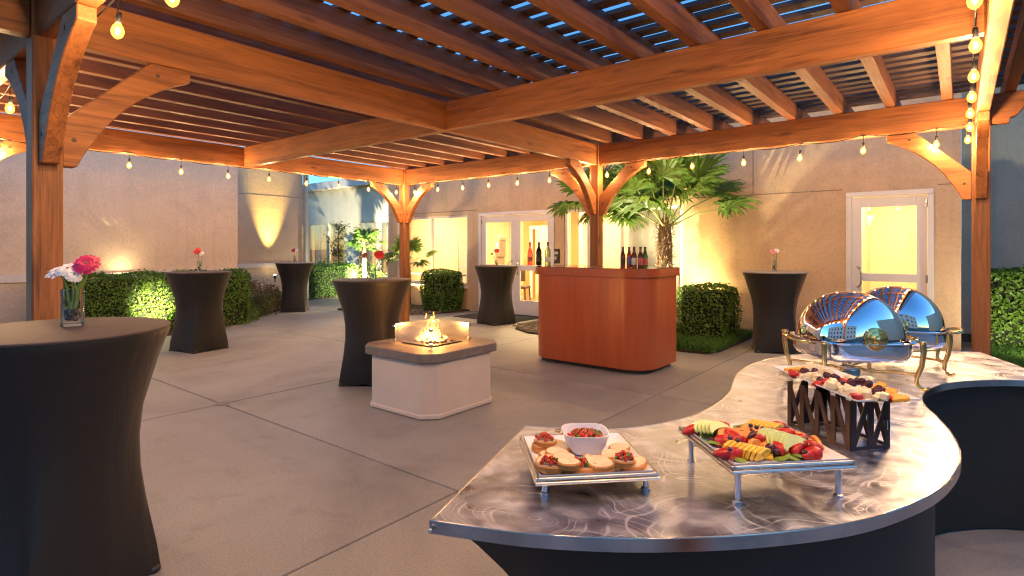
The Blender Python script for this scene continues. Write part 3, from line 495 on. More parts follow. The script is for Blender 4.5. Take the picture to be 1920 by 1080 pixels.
put('wall_seam', MB().box((-7.299, -6.0, 3.12), (0.006, 8.59, 0.010)).mesh('wall_seam', M['seam']), left)

FY = 4.8
far = thing('rear_wing', 'slate grey rear wing with a row of tall lit windows beyond the garden', 'building', (0, 0, 0))
FH = [(-17.0, -15.45, 0.45, 2.30), (-15.30, -14.05, 0.45, 2.30), (-13.95, -12.95, 0.45, 2.30), (-12.2, -11.15, 0.45, 2.30), (-11.05, -9.6, 0.45, 2.30)]
put('wall', wall_grid(-18.5, -7.3, -0.1, 3.5, FH, 0.2, 'x', FY).mesh('wall', M['blue']), far)
put('fascia', MB().box((-12.9, FY-0.08, 3.64), (11.2, 0.5, 0.26)).mesh('fascia', M['pale'], bevel=0.01), far)
for hh in FH:
    window(far, hh, [(hh[0]+hh[1])/2] if hh[1]-hh[0] > 1.3 else [], FY+0.06, None, 'blue', 0.04)
put('back_wall', MB().box((-12.9, 8.0, 1.3), (11.2, 0.2, 2.8)).mesh('back_wall', M['room']), far); put('room_floor', MB().box((-12.9, 6.5, -0.04), (11.0, 2.9, 0.1)).mesh('room_floor', M['rfloor']), far); put('room_ceiling', MB().box((-12.9, 6.5, 2.72), (11.0, 2.9, 0.1)).mesh('room_ceiling', M['ceil']), far)
for x in (-18.4, -7.45): put('side_wall', MB().box((x, 6.5, 1.75), (0.2, 2.99, 3.5)).mesh('side_wall', M['room']), far)
for i, x in enumerate((-15.5, -13.2, -11.0)):
    cl = thing('ceiling_lamp', 'square ceiling lamp inside the rear wing, ' + ('first from the downpipe', 'middle one', 'nearest the timber post')[i], 'ceiling lamp', (x, 6.2, 2.67))
    put('housing', MB().box((0, 0, -0.015), (0.7, 0.5, 0.028)).mesh('housing', M['white']), cl); put('diffuser', MB().box((0, 0, -0.034), (0.6, 0.4, 0.008)).mesh('diffuser', M['rlamp']), cl); lamp('AREA', 'room_light', (0, 0, -0.045), ROOM_W*0.9, ROOMC, cl, size=(0.6, 0.4), rot=(0, 0, 0))
for i, (x0, x1) in enumerate(((-15.25, -14.75), (-12.15, -11.75), (-11.0, -10.3))):
    cu = MB(); n = 15
    for k in range(n): cu.box((x0+(x1-x0)*(k+0.5)/n, FY+0.3+0.03*math.sin(k*2.2), 1.35), ((x1-x0)/n*1.15, 0.02, 2.4), 0.5*math.cos(k*2.2))
    single('curtain', cu.mesh('curtain', M['blind']), 'pale pleated curtain inside the rear wing, ' + ('behind the leftmost lit window', 'behind the window next to the small palm', 'behind the window beside the timber post')[i], 'curtain')

rightb = thing('side_wing', 'shaded grey stucco wing rising behind the hedge beyond the rightmost post', 'building', (0, 0, 0))
put('wall', MB().box((9.983, 5.2, 2.9), (11.634, 0.24, 6.0)).mesh('wall', M['grey']), rightb); put('band', MB().box((10.0, 5.06, 5.6), (11.7, 0.10, 0.16)).mesh('band', M['pale'], bevel=0.008), rightb)
put('wall', MB().box((15.68, -1.0, 2.9), (0.24, 12.1, 6.0)).mesh('wall', M['grey']), rightb)

# three storey block and trees behind the viewer: seen mirrored in the chafing dish lids
blk = thing('hotel_block', 'three storey cream hotel block mirrored in the chafing dish lids', 'building', (6.0, -24.0, 0), 0)
put('wall', MB().box((0, 0, 4.7), (30, 1.0, 9.6)).mesh('wall', M['pale']), blk); put('cornice', MB().box((0, 0.1, 9.6), (30.6, 1.4, 0.35)).mesh('cornice', M['white']), blk)
wm = frame_rect(MB(), -0.8, 0.8, -0.75, 0.75, 0.09, 0.0, 0.12).mesh('window', M['white']); pm = MB().box((0, -0.02, 0), (1.42, 0.03, 1.32)).mesh('pane', plain('dark_pane', (0.03, 0.035, 0.045), 0.08))
for i in range(9):
    for j in range(3):
        w_ = put('window', wm, blk, (-13+3.25*i, 0.53, 1.7+3.0*j)); put('pane', pm, w_)

# ================================================================== planting
def leaf_quad(mb, p, nrm, size, asp=0.55):
    nrm = nrm.normalized(); a = nrm.cross(Vector((random.uniform(-1, 1), random.uniform(-1, 1), random.uniform(-1, 1))))
    if a.length < 1e-3: return
    a.normalize(); b = nrm.cross(a); l = size; w = size*asp
    mb.add([p-a*l*0.5, p+b*w*0.5+nrm*w*0.12, p+a*l*0.5, p-b*w*0.5+nrm*w*0.12], [(0, 1, 2, 3)])
def rv(s=1.0): return Vector((random.gauss(0, s), random.gauss(0, s), random.gauss(0, s)))
def box_hedge(label, x0, x1, y0, y1, hgt, dens=1500, size=0.045, mat='hedge', rz=0.0, skip=()):
    cx, cy = (x0+x1)/2, (y0+y1)/2; w, d = x1-x0, y1-y0; t = thing('hedge', label, 'hedge', (cx, cy, 0.02), rz)
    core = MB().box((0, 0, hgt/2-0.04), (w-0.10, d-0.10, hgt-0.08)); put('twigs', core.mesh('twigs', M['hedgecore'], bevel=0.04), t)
    mb = MB(); faces = [((0,0,1), w*d), ((1,0,0), d*hgt), ((-1,0,0), d*hgt), ((0,-1,0), w*hgt), ((0,1,0), w*hgt)]
    for n, ar in faces:
        if n in skip: continue
        nv = Vector(n)
        for _ in range(int(ar*dens)):
            a, b = random.uniform(-1, 1), random.uniform(-1, 1); dep = abs(random.gauss(0, 0.035)) - 0.012 - (random.uniform(0.02, 0.06) if random.random() < 0.03 else 0)
            if n[2]: p = Vector((a*w/2, b*d/2, hgt))
            elif n[0]: p = Vector((n[0]*w/2, a*d/2, (b+1)/2*hgt))
            else: p = Vector((a*w/2, n[1]*d/2, (b+1)/2*hgt))
            lump = 0.022*math.sin(p.x*9+p.z*7+cx)+0.022*math.sin(p.y*8.3-p.z*6+cy)
            # rounded shoulders
            ez = max(0, p.z-(hgt-0.10)); ex = max(0, abs(p.x)-(w/2-0.10)); ey = max(0, abs(p.y)-(d/2-0.10)); over = max(0, math.sqrt(ez*ez+ex*ex+ey*ey)-0.10)
            if over > 0:
                dv = Vector((math.copysign(ex, p.x), math.copysign(ey, p.y), ez)); p -= dv.normalized()*over
            p = p + nv*(lump-dep); leaf_quad(mb, p, nv*0.9+rv(0.55), size*random.uniform(0.7, 1.25))
    put('foliage', mb.mesh('foliage', M[mat]), t, kind='stuff'); return t
box_hedge('long clipped green hedge under the peach wall, lit by a garden spotlight', -7.0, -6.12, -4.85, -2.0, 0.95, 2000, 0.045, skip=((-1,0,0),))
box_hedge('square clipped bush under the wide window beside the double doors', -5.22, -4.52, 1.32, 2.0, 0.88, 1700, 0.05)
box_hedge('square clipped bush on the grass patch beside the bar', 0.84, 1.56, 0.88, 1.58, 0.82, 1900, 0.042)
box_hedge('clipped hedge at the far end of the path by the sapling', -10.9, -9.68, 1.55, 3.0, 0.88, 1100, 0.055)
box_hedge('dark leafy hedge on the lawn beyond the rightmost post', 4.36, 8.2, 2.75, 3.6, 1.08, 1500, 0.06, skip=((0,1,0),))
def mound(name, label, cat, c, d, n, size, mat, group=None):
    t = thing(name, label, cat, (c[0], c[1], 0.02), 0, group); mb = MB(); lobes = [(random.uniform(0, 6.28), random.uniform(0.2, 0.6), random.uniform(0.75, 1.1)) for _ in range(9)]
    for _ in range(n):
        v = rv().normalized(); v.z = abs(v.z); r = random.uniform(0.62, 1.0)**0.5; a = math.atan2(v.y, v.x); w = 1 + 0.13*math.sin(3*a+c[0]) + 0.10*math.sin(5*a+c[1]*3+4*v.z)
        p = Vector((v.x*d[0]/2*r*w, v.y*d[1]/2*r*w, v.z*d[2]*r*w)); leaf_quad(mb, p, v*0.7+rv(0.6), size*random.uniform(0.6, 1.3))
    tw = MB()
    for k in range(14):
        a = random.uniform(0, 6.28); e = Vector((math.cos(a)*d[0]*0.36, math.sin(a)*d[1]*0.36, d[2]*random.uniform(0.5, 0.8))); tw.tube([(0, 0, 0), e*0.5+Vector((0, 0, d[2]*0.1)), e], 0.008, 5, 0.003)
    put('twigs', tw.mesh('twigs', M['bark']), t); put('foliage', mb.mesh('foliage', M[mat]), t, kind='stuff'); return t
mound('shrub', 'russet leaved shrub behind the low green groundcover near the far table', 'shrub', (-8.0, -0.95), (1.3, 1.2, 0.62), 2600, 0.055, 'rshrub')
mound('shrub', 'olive green shrub between the long hedge and the russet shrub', 'shrub', (-7.3, -1.5), (1.0, 1.0, 0.50), 1800, 0.05, 'shrub')
mound('shrub', 'low green groundcover at the rounded edge of the left bed', 'shrub', (-6.75, -2.0), (0.9, 0.8, 0.34), 1600, 0.045, 'hedge')
mound('shrub', 'low green groundcover beside the second table from the left', 'shrub', (-6.15, -2.85), (0.6, 1.0, 0.30), 1400, 0.04, 'shrub')
mound('shrub', 'small groundcover tuft below the far table', 'shrub', (-8.75, -0.05), (0.9, 0.9, 0.36), 1100, 0.05, 'hedge')
mound('shrub', 'rounded green shrub below the lit rear windows behind the sapling', 'shrub', (-12.2, 3.7), (2.6, 1.4, 0.98), 2600, 0.07, 'hedge')
mound('shrub', 'rounded green shrub at the foot of the small lit palm', 'shrub', (-10.4, 3.75), (1.8, 1.3, 0.85), 2200, 0.065, 'hedge')
mound('shrub', 'rounded green shrub beside the wing corner behind the red flowers', 'shrub', (-8.7, 3.9), (1.8, 1.3, 0.72), 2000, 0.06, 'hedge')
mound('shrub', 'sparse low plant at the foot of the middle timber post', 'shrub', (-5.6, 0.95), (0.8, 0.6, 0.32), 700, 0.045, 'shrub')
mound('shrub', 'tiny green plant at the bed tip left of the fire pit', 'shrub', (-6.35, 0.62), (0.5, 0.5, 0.22), 500, 0.04, 'shrub')
def grass(label, poly_test, x0, x1, y0, y1, n, z, ht):
    mb = MB(); k = 0
    while k < n:
        x, yq = random.uniform(x0, x1), random.uniform(y0, y1); k += 1
        if not poly_test(x, yq): continue
        hgt = ht*random.uniform(0.55, 1.2); a = random.uniform(0, 6.28); w = 0.005; lx, ly = random.gauss(0, 0.045), random.gauss(0, 0.045); ca, sa = math.cos(a)*w, math.sin(a)*w
        mb.add([(x-ca, yq-sa, z), (x+ca, yq+sa, z), (x+lx*0.45+ca*0.7, yq+ly*0.45+sa*0.7, z+hgt*0.6), (x+lx*0.45-ca*0.7, yq+ly*0.45-sa*0.7, z+hgt*0.6), (x+lx*1.3, yq+ly*1.3, z+hgt)], [(0, 1, 2, 3), (3, 2, 4)])
    put('grass', mb.mesh('grass', M['grass']), None, kind='stuff', label=label, category='grass')
grass('bright green grass patch between the bar and the square bush', lambda x, y: x > 0.05+0.3*math.sin(y*5), 0.0, 1.62, 0.18, 2.05, 15000, 0.028, 0.12)
grass('grass lawn in front of the right hedge', lambda x, y: True, 4.36, 6.6, 0.3, 2.8, 20000, 0.018, 0.10)
gv = MB()
for _ in range(1500):
    x, yq = random.uniform(-2.0, 0.2), random.uniform(0.28, 2.0)
    if yq < 0.28+0.55*max(0, (-1.45-x)): continue
    s = random.uniform(0.02, 0.045); gv.blob((x, yq, 0.035), (s*1.3, s, s*0.7), 6, 4, Matrix.Rotation(random.uniform(0, 6), 3, 'Z'), 0.3)
put('gravel', gv.mesh('gravel', M['gravel']), None, kind='stuff', label='brown gravel in the bed left of the bar', category='gravel')
gv = MB()
for _ in range(350):
    x, yq = random.uniform(-6.3, -4.5), random.uniform(0.45, 1.3)
    if yq < 0.7 and x > -5.3: continue
    s = random.uniform(0.02, 0.05); gv.blob((x, yq, 0.035), (s*1.3, s, s*0.7), 6, 4, Matrix.Rotation(random.uniform(0, 6), 3, 'Z'), 0.3)
put('gravel', gv.mesh('gravel', M['gravel']), None, kind='stuff', label='stones and mulch at the foot of the post by the fire pit', category='gravel')
put('kerb', MB().box((-1.97, 1.35, 0.03), (0.10, 1.3, 0.10)).mesh('kerb', M['conc'], bevel=0.01), None, kind='structure')

def frond_mesh(rad, n, droop, fold=0.02, spread=150):
    mb = MB()
    for k in range(n):
        a = R(-spread + 2*spread*k/(n-1)) + random.uniform(-0.03, 0.03); ln = rad*(0.72+0.28*math.cos(a*0.62))*random.uniform(0.92, 1.05); d = Vector((math.cos(a), math.sin(a), 0)); s = Vector((-math.sin(a), math.cos(a), 0)); w = 0.043*rad/0.5
        def pt(t): return d*ln*t + Vector((0, 0, 0.05*math.sin(t*3)-droop*ln*t**2.6 + 0.03*math.sin(k*1.7)))
        vs = []
        for t, ww in ((0.04, 0.25), (0.35, 1.0), (0.62, 0.85), (0.85, 0.4), (1.0, 0.03)):
            c = pt(t); vs += [c-s*w*ww+Vector((0, 0, fold*ww)), c, c+s*w*ww+Vector((0, 0, fold*ww))]
        fs = []
        for j in range(4): fs += [(3*j, 3*j+1, 3*j+4, 3*j+3), (3*j+1, 3*j+2, 3*j+5, 3*j+4)]
        mb.add(vs, fs)
    return mb
fm = [frond_mesh(0.52, 28, dr, 0.012, sp).mesh('frond', M['frond']) for dr, sp in ((0.12, 118), (0.25, 110), (0.38, 122), (0.05, 100))]
def palm(label, loc, ht, crown, n, rtrunk, scale=1.0, shag=160, lo=-0.5):
    t = thing('fan_palm', label, 'palm tree', loc); prof = [(rtrunk*1.25, 0), (rtrunk*1.05, ht*0.15), (rtrunk, ht*0.5), (rtrunk*1.02, ht*0.8), (rtrunk*0.75, ht*0.97), (rtrunk*0.3, ht+0.06*scale)]
    tb = MB().lathe(prof, 16)
    put('trunk', tb.mesh('trunk', M['ptrunk'], 60), t)
    if shag:
        fb = MB()
        for _ in range(shag):
            a = random.uniform(0, 6.28); z = random.uniform(0.05, 1)*ht; r0 = rtrunk*0.98; p0 = Vector((math.cos(a)*r0, math.sin(a)*r0, z)); o = Vector((math.cos(a), math.sin(a), 0)); l = random.uniform(0.04, 0.12)*scale
            p1 = p0+o*l*random.uniform(0.3, 0.6)+Vector((random.uniform(-0.02, 0.02), 0, l*random.uniform(-0.2, 0.7))); p2 = p1+o*l*0.3-Vector((0, 0, l*random.uniform(0.1, 0.7))); fb.tube([p0, p1, p2], 0.005*scale, 4, 0.0015)
        put('trunk_fibre', fb.mesh('trunk_fibre', M['fibre']), t, kind='stuff')
    for k in range(n):
        a = k*2.39996+random.uniform(-0.25, 0.25); e = lo+(1.45-lo)*(k+0.5)/n + random.uniform(-0.12, 0.12); ln = crown*random.uniform(0.75, 1.05)*(0.6+0.4*math.cos(max(e, 0)*0.7))
        d = Vector((math.cos(a)*math.cos(e), math.sin(a)*math.cos(e), math.sin(e))); base = Vector((math.cos(a)*rtrunk*0.6, math.sin(a)*rtrunk*0.6, ht-0.08*scale+0.10*scale*k/n)); tip = base+d*ln; tip.z += ln*0.10 if e < 0.2 else -ln*0.06
        fr = put('frond', fm[k % 4], t, tip, (0, 0, 0)); dirv = (d*1.0+Vector((0, 0, -0.08 if e > 0.4 else -0.16))).normalized(); q = dirv.to_track_quat('X', 'Z'); fr.rotation_euler = (q.to_matrix() @ Matrix.Rotation(random.uniform(-0.5, 0.5), 3, 'X')).to_euler(); sc = scale*random.uniform(0.85, 1.1); fr.scale = (sc, sc, sc)
        put('stalk', MB().tube([base, base.lerp(tip, 0.5)+Vector((0, 0, ln*0.07)), tip], 0.013*scale, 6, 0.006*scale).mesh('stalk', M['petiole'], 60), t)
    return t
palm('tall fan palm with shaggy trunk behind the bar', (0.55, 1.15, 0.03), 1.78, 0.92, 15, 0.115, 1.08, 420, 0.22)
palm('small fan palm below the wide window behind the middle timber post', (-5.75, 1.45, 0.03), 1.05, 0.50, 9, 0.06, 0.62, 60, 0.0)
palm('small pale lit palm with thin trunk in front of the rear windows', (-9.75, 3.25, 0.03), 1.45, 0.42, 12, 0.06, 0.62, 60, -0.3)
palm('fan palm near the double doors, fronds reaching behind the centre timber post', (-0.78, 1.38, 0.03), 2.0, 0.62, 13, 0.075, 0.85, 120, -0.2)
sp = thing('sapling', 'slim young tree with sparse leaves before the rear windows', 'tree', (-11.05, 3.25, 0.03)); tk = MB(); lf = MB(); tk.tube([(0, 0, 0), (0.02, 0, 0.7), (-0.02, 0.01, 1.4), (0.0, 0, 2.1)], 0.025, 8, 0.008)
for k in range(26):
    z = random.uniform(0.85, 2.0); a = random.uniform(0, 6.28); l = random.uniform(0.2, 0.5)*(1.15-abs(z-1.45)); e = Vector((math.cos(a)*l, math.sin(a)*l, z+l*0.9)); tk.tube([(0, 0, z), Vector((0, 0, z)).lerp(e, 0.5)+Vector((0, 0, 0.02)), e], 0.008, 5, 0.003)
    for _ in range(26): leaf_quad(lf, Vector((0, 0, z)).lerp(e, random.uniform(0.25, 1.05))+rv(0.05), rv(), 0.075*random.uniform(0.6, 1.2))
put('trunk', tk.mesh('trunk', M['bark'], 60), sp); put('crown', lf.mesh('crown', M['shrub']), sp, kind='stuff')

# garden spotlights -------------------------------------------------
def spotlight(label, loc, target, watts, ang, col=UPC):
    t = thing('garden_spotlight', label, 'spotlight', loc); d = (Vector(target)-Vector(loc)).normalized(); q = d.to_track_quat('Z', 'Y').to_matrix()
    put('spike', MB().tube([(0, 0, -0.03), (0, 0, 0.07)], 0.012, 8).mesh('spike', M['black']), t); put('housing', MB().lathe([(0.018, -0.02), (0.03, 0.0), (0.034, 0.05), (0.034, 0.075)], 14, (0, 0, 0.09), q).mesh('housing', M['black'], 40), t)
    put('lens', MB().lathe([(0.028, 0.076), (0.028, 0.080)], 14, (0, 0, 0.09), q).mesh('lens', M['lens']), t)
    p = Vector((0, 0, 0.09))+d*0.09; lamp('SPOT', 'spot_light', p, watts, col, t, 0.025, aim((0, 0, 0), d), ang)
spotlight('garden spotlight at the hedge foot beside the second table', (-5.2, -3.45, 0.0), (-6.12, -3.62, 0.36), 190, 46, (1.0, 0.88, 0.45))
spotlight('garden spotlight throwing a bright yellow cone up the wall behind the far table', (-9.45, 0.28, 0.55), (-9.70, 0.30, 2.4), 230, 38, (1.0, 0.74, 0.20))
spotlight('garden spotlight under the small lit palm', (-9.15, 2.75, 0.05), (-11.6, 4.8, 2.7), 520, 110, (1.0, 0.88, 0.58))
spotlight('garden spotlight beside the palm trunk behind the bar', (0.78, 1.45, 0.30), (0.85, 1.95, 1.5), 46, 140, UPC)
spotlight('garden spotlight between the long hedge and the peach wall', (-7.08, -3.75, 0.74), (-7.22, -3.75, 1.6), 2.2, 160, (1.0, 0.80, 0.42))
spotlight('garden spotlight in the grass aimed up at the tall palm crown', (0.30, 0.75, 0.05), (0.6, 1.35, 2.2), 120, 105, (1.0, 0.86, 0.50))
spotlight('garden spotlight on the lawn lighting the right hedge', (5.15, 1.45, 0.02), (4.7, 2.75, 0.75), 30, 120, (1.0, 0.9, 0.6))
spotlight('added spotlight at the path end brightening the far hedge', (-8.6, 2.6, 0.02), (-9.9, 2.5, 0.5), 60, 120, (1.0, 0.92, 0.66))  # extra lamp added only to brighten the far hedge
spotlight('garden spotlight below the window by the double doors', (-6.2, 1.55, 0.05), (-5.6, 2.1, 1.6), 55, 110, UPC)
for x0, x1, yq in ((-3.95, -2.35, 1.55),):
    single('door_mat', MB().box((0, 0, 0), (x1-x0, 0.95, 0.014)).mesh('door_mat', M['mat'], bevel=0.004), 'dark doormat in front of the double doors', 'doormat', ((x0+x1)/2, yq, 0.008))
single('door_mat', MB().box((0, 0, 0), (1.15, 0.8, 0.014)).mesh('door_mat', M['mat'], bevel=0.004), 'dark doormat before the single door by the right table', 'doormat', (2.95, 1.35, 0.008))

# ================================================================== cocktail tables
def cocktail_cover():
    n = 64; zs = [0.006, 0.03, 0.07, 0.13, 0.22, 0.34, 0.47, 0.60, 0.73, 0.84, 0.92, 0.98, 1.02, 1.045, 1.060]
    rc = {0.006:0.30, 0.03:0.298, 0.07:0.293, 0.13:0.286, 0.22:0.268, 0.34:0.258, 0.47:0.257, 0.60:0.270, 0.73:0.296, 0.84:0.332, 0.92:0.356, 0.98:0.376, 1.02:0.391, 1.045:0.400, 1.060:0.400}
    mb = MB(); vs = []
    for z in zs:
        k = max(0.0, 1-z/0.98)**1.7
        for i in range(n):
            a = 2*math.pi*i/n; sq = (0.262+0.02*(1-k))/max(abs(math.cos(a)), abs(math.sin(a))); sq = min(sq, 0.368)
            r = rc[z]*(1-k)+k*sq; zz = z
            if z < 0.05: zz = z + 0.022*(1-min(1, abs(math.sin(2*a))*1.2))**1.0
            vs.append((r*math.cos(a), r*math.sin(a), zz))
    m = len(zs); mb.add(vs, [(j*n+i, j*n+(i+1) % n, (j+1)*n+(i+1) % n, (j+1)*n+i) for j in range(m-1) for i in range(n)] + [tuple(range((m-1)*n, m*n))])
    return mb.mesh('table_cover', M['spandex'], 40)
cov_me = cocktail_cover()
top_me = {k: MB().lathe([(0.385, 1.0605), (0.402, 1.0607), (0.404, 1.066), (0.402, 1.070), (0.395, 1.072), (0.01, 1.072)], 64).mesh('tabletop', M[k], 40) for k in ('topper',)}
top_me['lam'] = MB().lathe([(0.30, 1.0605), (0.408, 1.0607), (0.418, 1.066), (0.420, 1.076), (0.414, 1.082), (0.01, 1.083)], 64).mesh('tabletop', M['lam'], 40)
seam_me = MB().tube([(0.388, 0, 1.03), (0.349, 0, 0.90), (0.294, 0, 0.72), (0.260, 0, 0.5), (0.259, 0, 0.34), (0.264, 0, 0.2), (0.268, 0, 0.07)], 0.0025, 5).mesh('seam', M['black'])
pocket_me = MB().lathe([(0.034, 0.001), (0.037, 0.008), (0.035, 0.018), (0.026, 0.030), (0.010, 0.036)], 14).mesh('foot_pocket', M['black'], 60)
TABLES = {}
def cocktail(key, xy, rz, label, top='topper'):
    t = thing('cocktail_table', label, 'table', (xy[0], xy[1], 0.0), R(rz), 'cocktail tables with stretch covers'); TABLES[key] = t
    for k in range(4): put('foot_pocket', pocket_me, t, (0.332*math.cos(R(45+90*k)), 0.332*math.sin(R(45+90*k)), 0))
    put('table_cover', cov_me, t); put('tabletop', top_me[top], t); put('seam', seam_me, t, (0, 0, 0), (0, 0, R(-90+12)))
cocktail('near', (1.263, -6.566), 20, 'black covered cocktail table nearest the viewer, at the left picture edge')
cocktail('hedge', (-4.09, -3.775), 12, 'black covered cocktail table with a red gerbera beside the lit hedge')
cocktail('far', (-7.45, -0.36), 50, 'small far cocktail table below the yellow light cone on the wall', 'lam')
cocktail('pit', (-0.70, -3.46), 32, 'dark covered cocktail table directly behind the fire pit')
cocktail('door', (-2.60, 0.83), 80, 'black covered cocktail table in front of the double doors')
cocktail('right', (2.16, 1.06), 20, 'black covered cocktail table with grey top beside the single door', 'lam')

# ------------------------------------------------------------------ vases and flowers
def petal_ring(mb, n, r0, r1, w, z0, z1, off=0.0, cup=0.0):
    for k in range(n):
        a = 2*math.pi*(k+off)/n + random.uniform(-0.05, 0.05); rr = r1*random.uniform(0.92, 1.05); d = Vector((math.cos(a), math.sin(a), 0)); s = Vector((-math.sin(a), math.cos(a), 0)); m = (r0+rr)/2
        zt = z1+random.uniform(-0.004, 0.004); vs = [d*r0-s*w*0.3+Vector((0, 0, z0)), d*r0+s*w*0.3+Vector((0, 0, z0)), d*m+s*w*0.5+Vector((0, 0, (z0+zt)/2+cup)), d*rr*0.94+s*w*0.34+Vector((0, 0, zt)), d*rr+Vector((0, 0, zt)), d*rr*0.94-s*w*0.34+Vector((0, 0, zt)), d*m-s*w*0.5+Vector((0, 0, (z0+zt)/2+cup))]
        mb.add(vs, [(0, 1, 2, 6), (6, 2, 3, 5), (5, 3, 4)])
def flower(label, foot, head, face, rad, petal, group=None, stem_r=0.004, centre='pcen', mid=None):
    foot, head = Vector(foot), Vector(head); t = thing('flower', label, 'flower', foot, 0, group); hv = head-foot; fv = Vector(face).normalized()
    m = hv*0.55+Vector((0.012, 0.008, 0)) if mid is None else Vector(mid)-foot
    put('stem', MB().tube([(0, 0, 0), m*0.5, m, hv-fv*0.03, hv], stem_r*1.15, 7, stem_r*0.85).mesh('stem', M['stem'], 60), t)
    mb = MB(); petal_ring(mb, 17, rad*0.2, rad, rad*0.36, 0.0, -rad*0.12, 0, 0.004); petal_ring(mb, 15, rad*0.18, rad*0.84, rad*0.32, 0.004, rad*0.03, 0.5, 0.005); petal_ring(mb, 13, rad*0.14, rad*0.55, rad*0.22, 0.006, rad*0.10, 0.25, 0.004)
    rot = fv.to_track_quat('Z', 'Y').to_euler(); hd = put('petals', mb.mesh('petals', M[petal]), t, hv, rot)
    put('centre', MB().blob((0, 0, rad*0.05), (rad*0.5, rad*0.5, rad*0.2), 12, 6).mesh('centre', M[centre], 60), hd); return t
def vase(label, xy, z, r, hgt):
    t = thing('vase', label, 'vase', (xy[0], xy[1], z)); put('glass', MB().lathe([(r*0.97, 0.0), (r, 0.006), (r, hgt), (r-0.003, hgt+0.001), (r-0.003, 0.016), (0.005, 0.014)], 32).mesh('glass', M['vglass'], 50), t)
    put('glass_foot', MB().lathe([(r*0.95, 0.002), (r*0.97, 0.008), (r*0.9, 0.0135)], 32).mesh('glass_foot', M['vglass'], 50), t); return t
zt = 1.0725
vx, vy = 1.215, -6.497
vase('clear glass vase with dark pebbles on the nearest table', (vx, vy), zt, 0.042, 0.155)
camr = Vector((_c, _s, 0)); camf = Vector((-_s, _c, 0))          # picture right / away, for placing things seen in the photograph
def off(a, f, z): return Vector((vx, vy, zt)) + camr*a + camf*f + Vector((0, 0, z))
for i, (a, f, z, s) in enumerate(((-0.016, 0.0, 0.034, 0.034), (0.016, -0.006, 0.032, 0.030), (0.0, 0.014, 0.036, 0.032), (-0.014, -0.006, 0.062, 0.036), (0.012, 0.006, 0.060, 0.030), (-0.004, -0.012, 0.048, 0.026))):
    single('pebble', MB().blob((0, 0, 0), (s*1.1, s*0.9, s*0.8), 12, 7, Matrix.Rotation(i*1.1, 3, 'X'), 0.06).mesh('pebble', M['rpebble' if i in (1, 4) else 'pebble'], 60), 'smooth river pebble in the glass vase on the nearest table', 'pebble', off(a, f, z), group='pebbles in the near vase')
flower('magenta gerbera leaning right in the nearest vase', off(-0.008, 0, 0.07), off(0.066, -0.01, 0.262), camr*0.25-camf*0.75+Vector((0, 0, 0.62)), 0.052, 'pmag', None, 0.0085, mid=off(0.022, 0, 0.15))
flower('pale pink gerbera behind the magenta one in the nearest vase', off(0.0, 0.01, 0.07), off(0.030, 0.045, 0.280), camr*0.1-camf*0.25+Vector((0, 0, 0.95)), 0.055, 'ppink', None, 0.005)
flower('white daisy furthest left in the nearest vase', off(-0.01, 0, 0.07), off(-0.052, -0.01, 0.232), -camr*0.15-camf*0.45+Vector((0, 0, 0.85)), 0.052, 'pwhite', None, 0.0035)
flower('white daisy in the middle of the nearest vase', off(0.0, 0, 0.07), off(-0.004, -0.02, 0.240), camr*0.1-camf*0.5+Vector((0, 0, 0.8)), 0.046, 'pwhite', None, 0.0035)
flower('small white daisy drooping at the right of the nearest vase', off(0.005, 0, 0.07), off(0.030, -0.03, 0.215), camr*0.5-camf*0.55+Vector((0, 0, 0.5)), 0.034, 'pwhite', None, 0.003)
def small_vase(key, n1, where, cols, dz=0.0, r=0.03):
    x, y, _ = TABLES[key].location; z = 1.0725 + dz; vase('slim glass vase on the ' + where, (x, y), z, r, 0.15); B = Vector((x, y, z))
    for i, (a, hh, rad, mat, nm) in enumerate(cols):
        flower(nm + ' in the vase on the ' + where, B+Vector((0, 0, 0.03)), B+camr*a-camf*0.02+Vector((0, 0, hh)), camr*(a*3)-camf*0.8+Vector((0, 0, 0.45)), rad, mat, None, 0.004)
    for k in range(4): single('pebble', MB().blob((0, 0, 0), (0.026, 0.022, 0.02), 10, 6).mesh('pebble', M['pebble'], 60), 'dark pebble in the vase on the ' + where, 'pebble', B+Vector((0.011*math.cos(k*1.6), 0.011*math.sin(k*1.6), 0.024+0.012*k)), group='pebbles on the ' + where)
small_vase('hedge', 0, 'table beside the lit hedge', [(-0.02, 0.29, 0.055, 'pred', 'red gerbera'), (0.045, 0.25, 0.035, 'pwhite', 'small white flower')])
small_vase('far', 0, 'far table', [(-0.02, 0.27, 0.05, 'pred', 'red gerbera'), (0.05, 0.27, 0.04, 'pwhite', 'white flower')], 0.0105)
small_vase('pit', 0, 'table behind the fire pit', [(0.075, 0.26, 0.055, 'pred', 'coral red gerbera'), (-0.08, 0.25, 0.035, 'pcen', 'wilted brown flower')], 0, 0.036)
small_vase('door', 0, 'table before the double doors', [(0.01, 0.28, 0.05, 'pred', 'coral gerbera'), (-0.08, 0.22, 0.025, 'pcen', 'dark wilted flower')])
small_vase('right', 0, 'grey topped table by the single door', [(-0.02, 0.27, 0.045, 'ppink', 'pale pink flower'), (0.03, 0.28, 0.035, 'pwhite', 'white flower')], 0.0105)

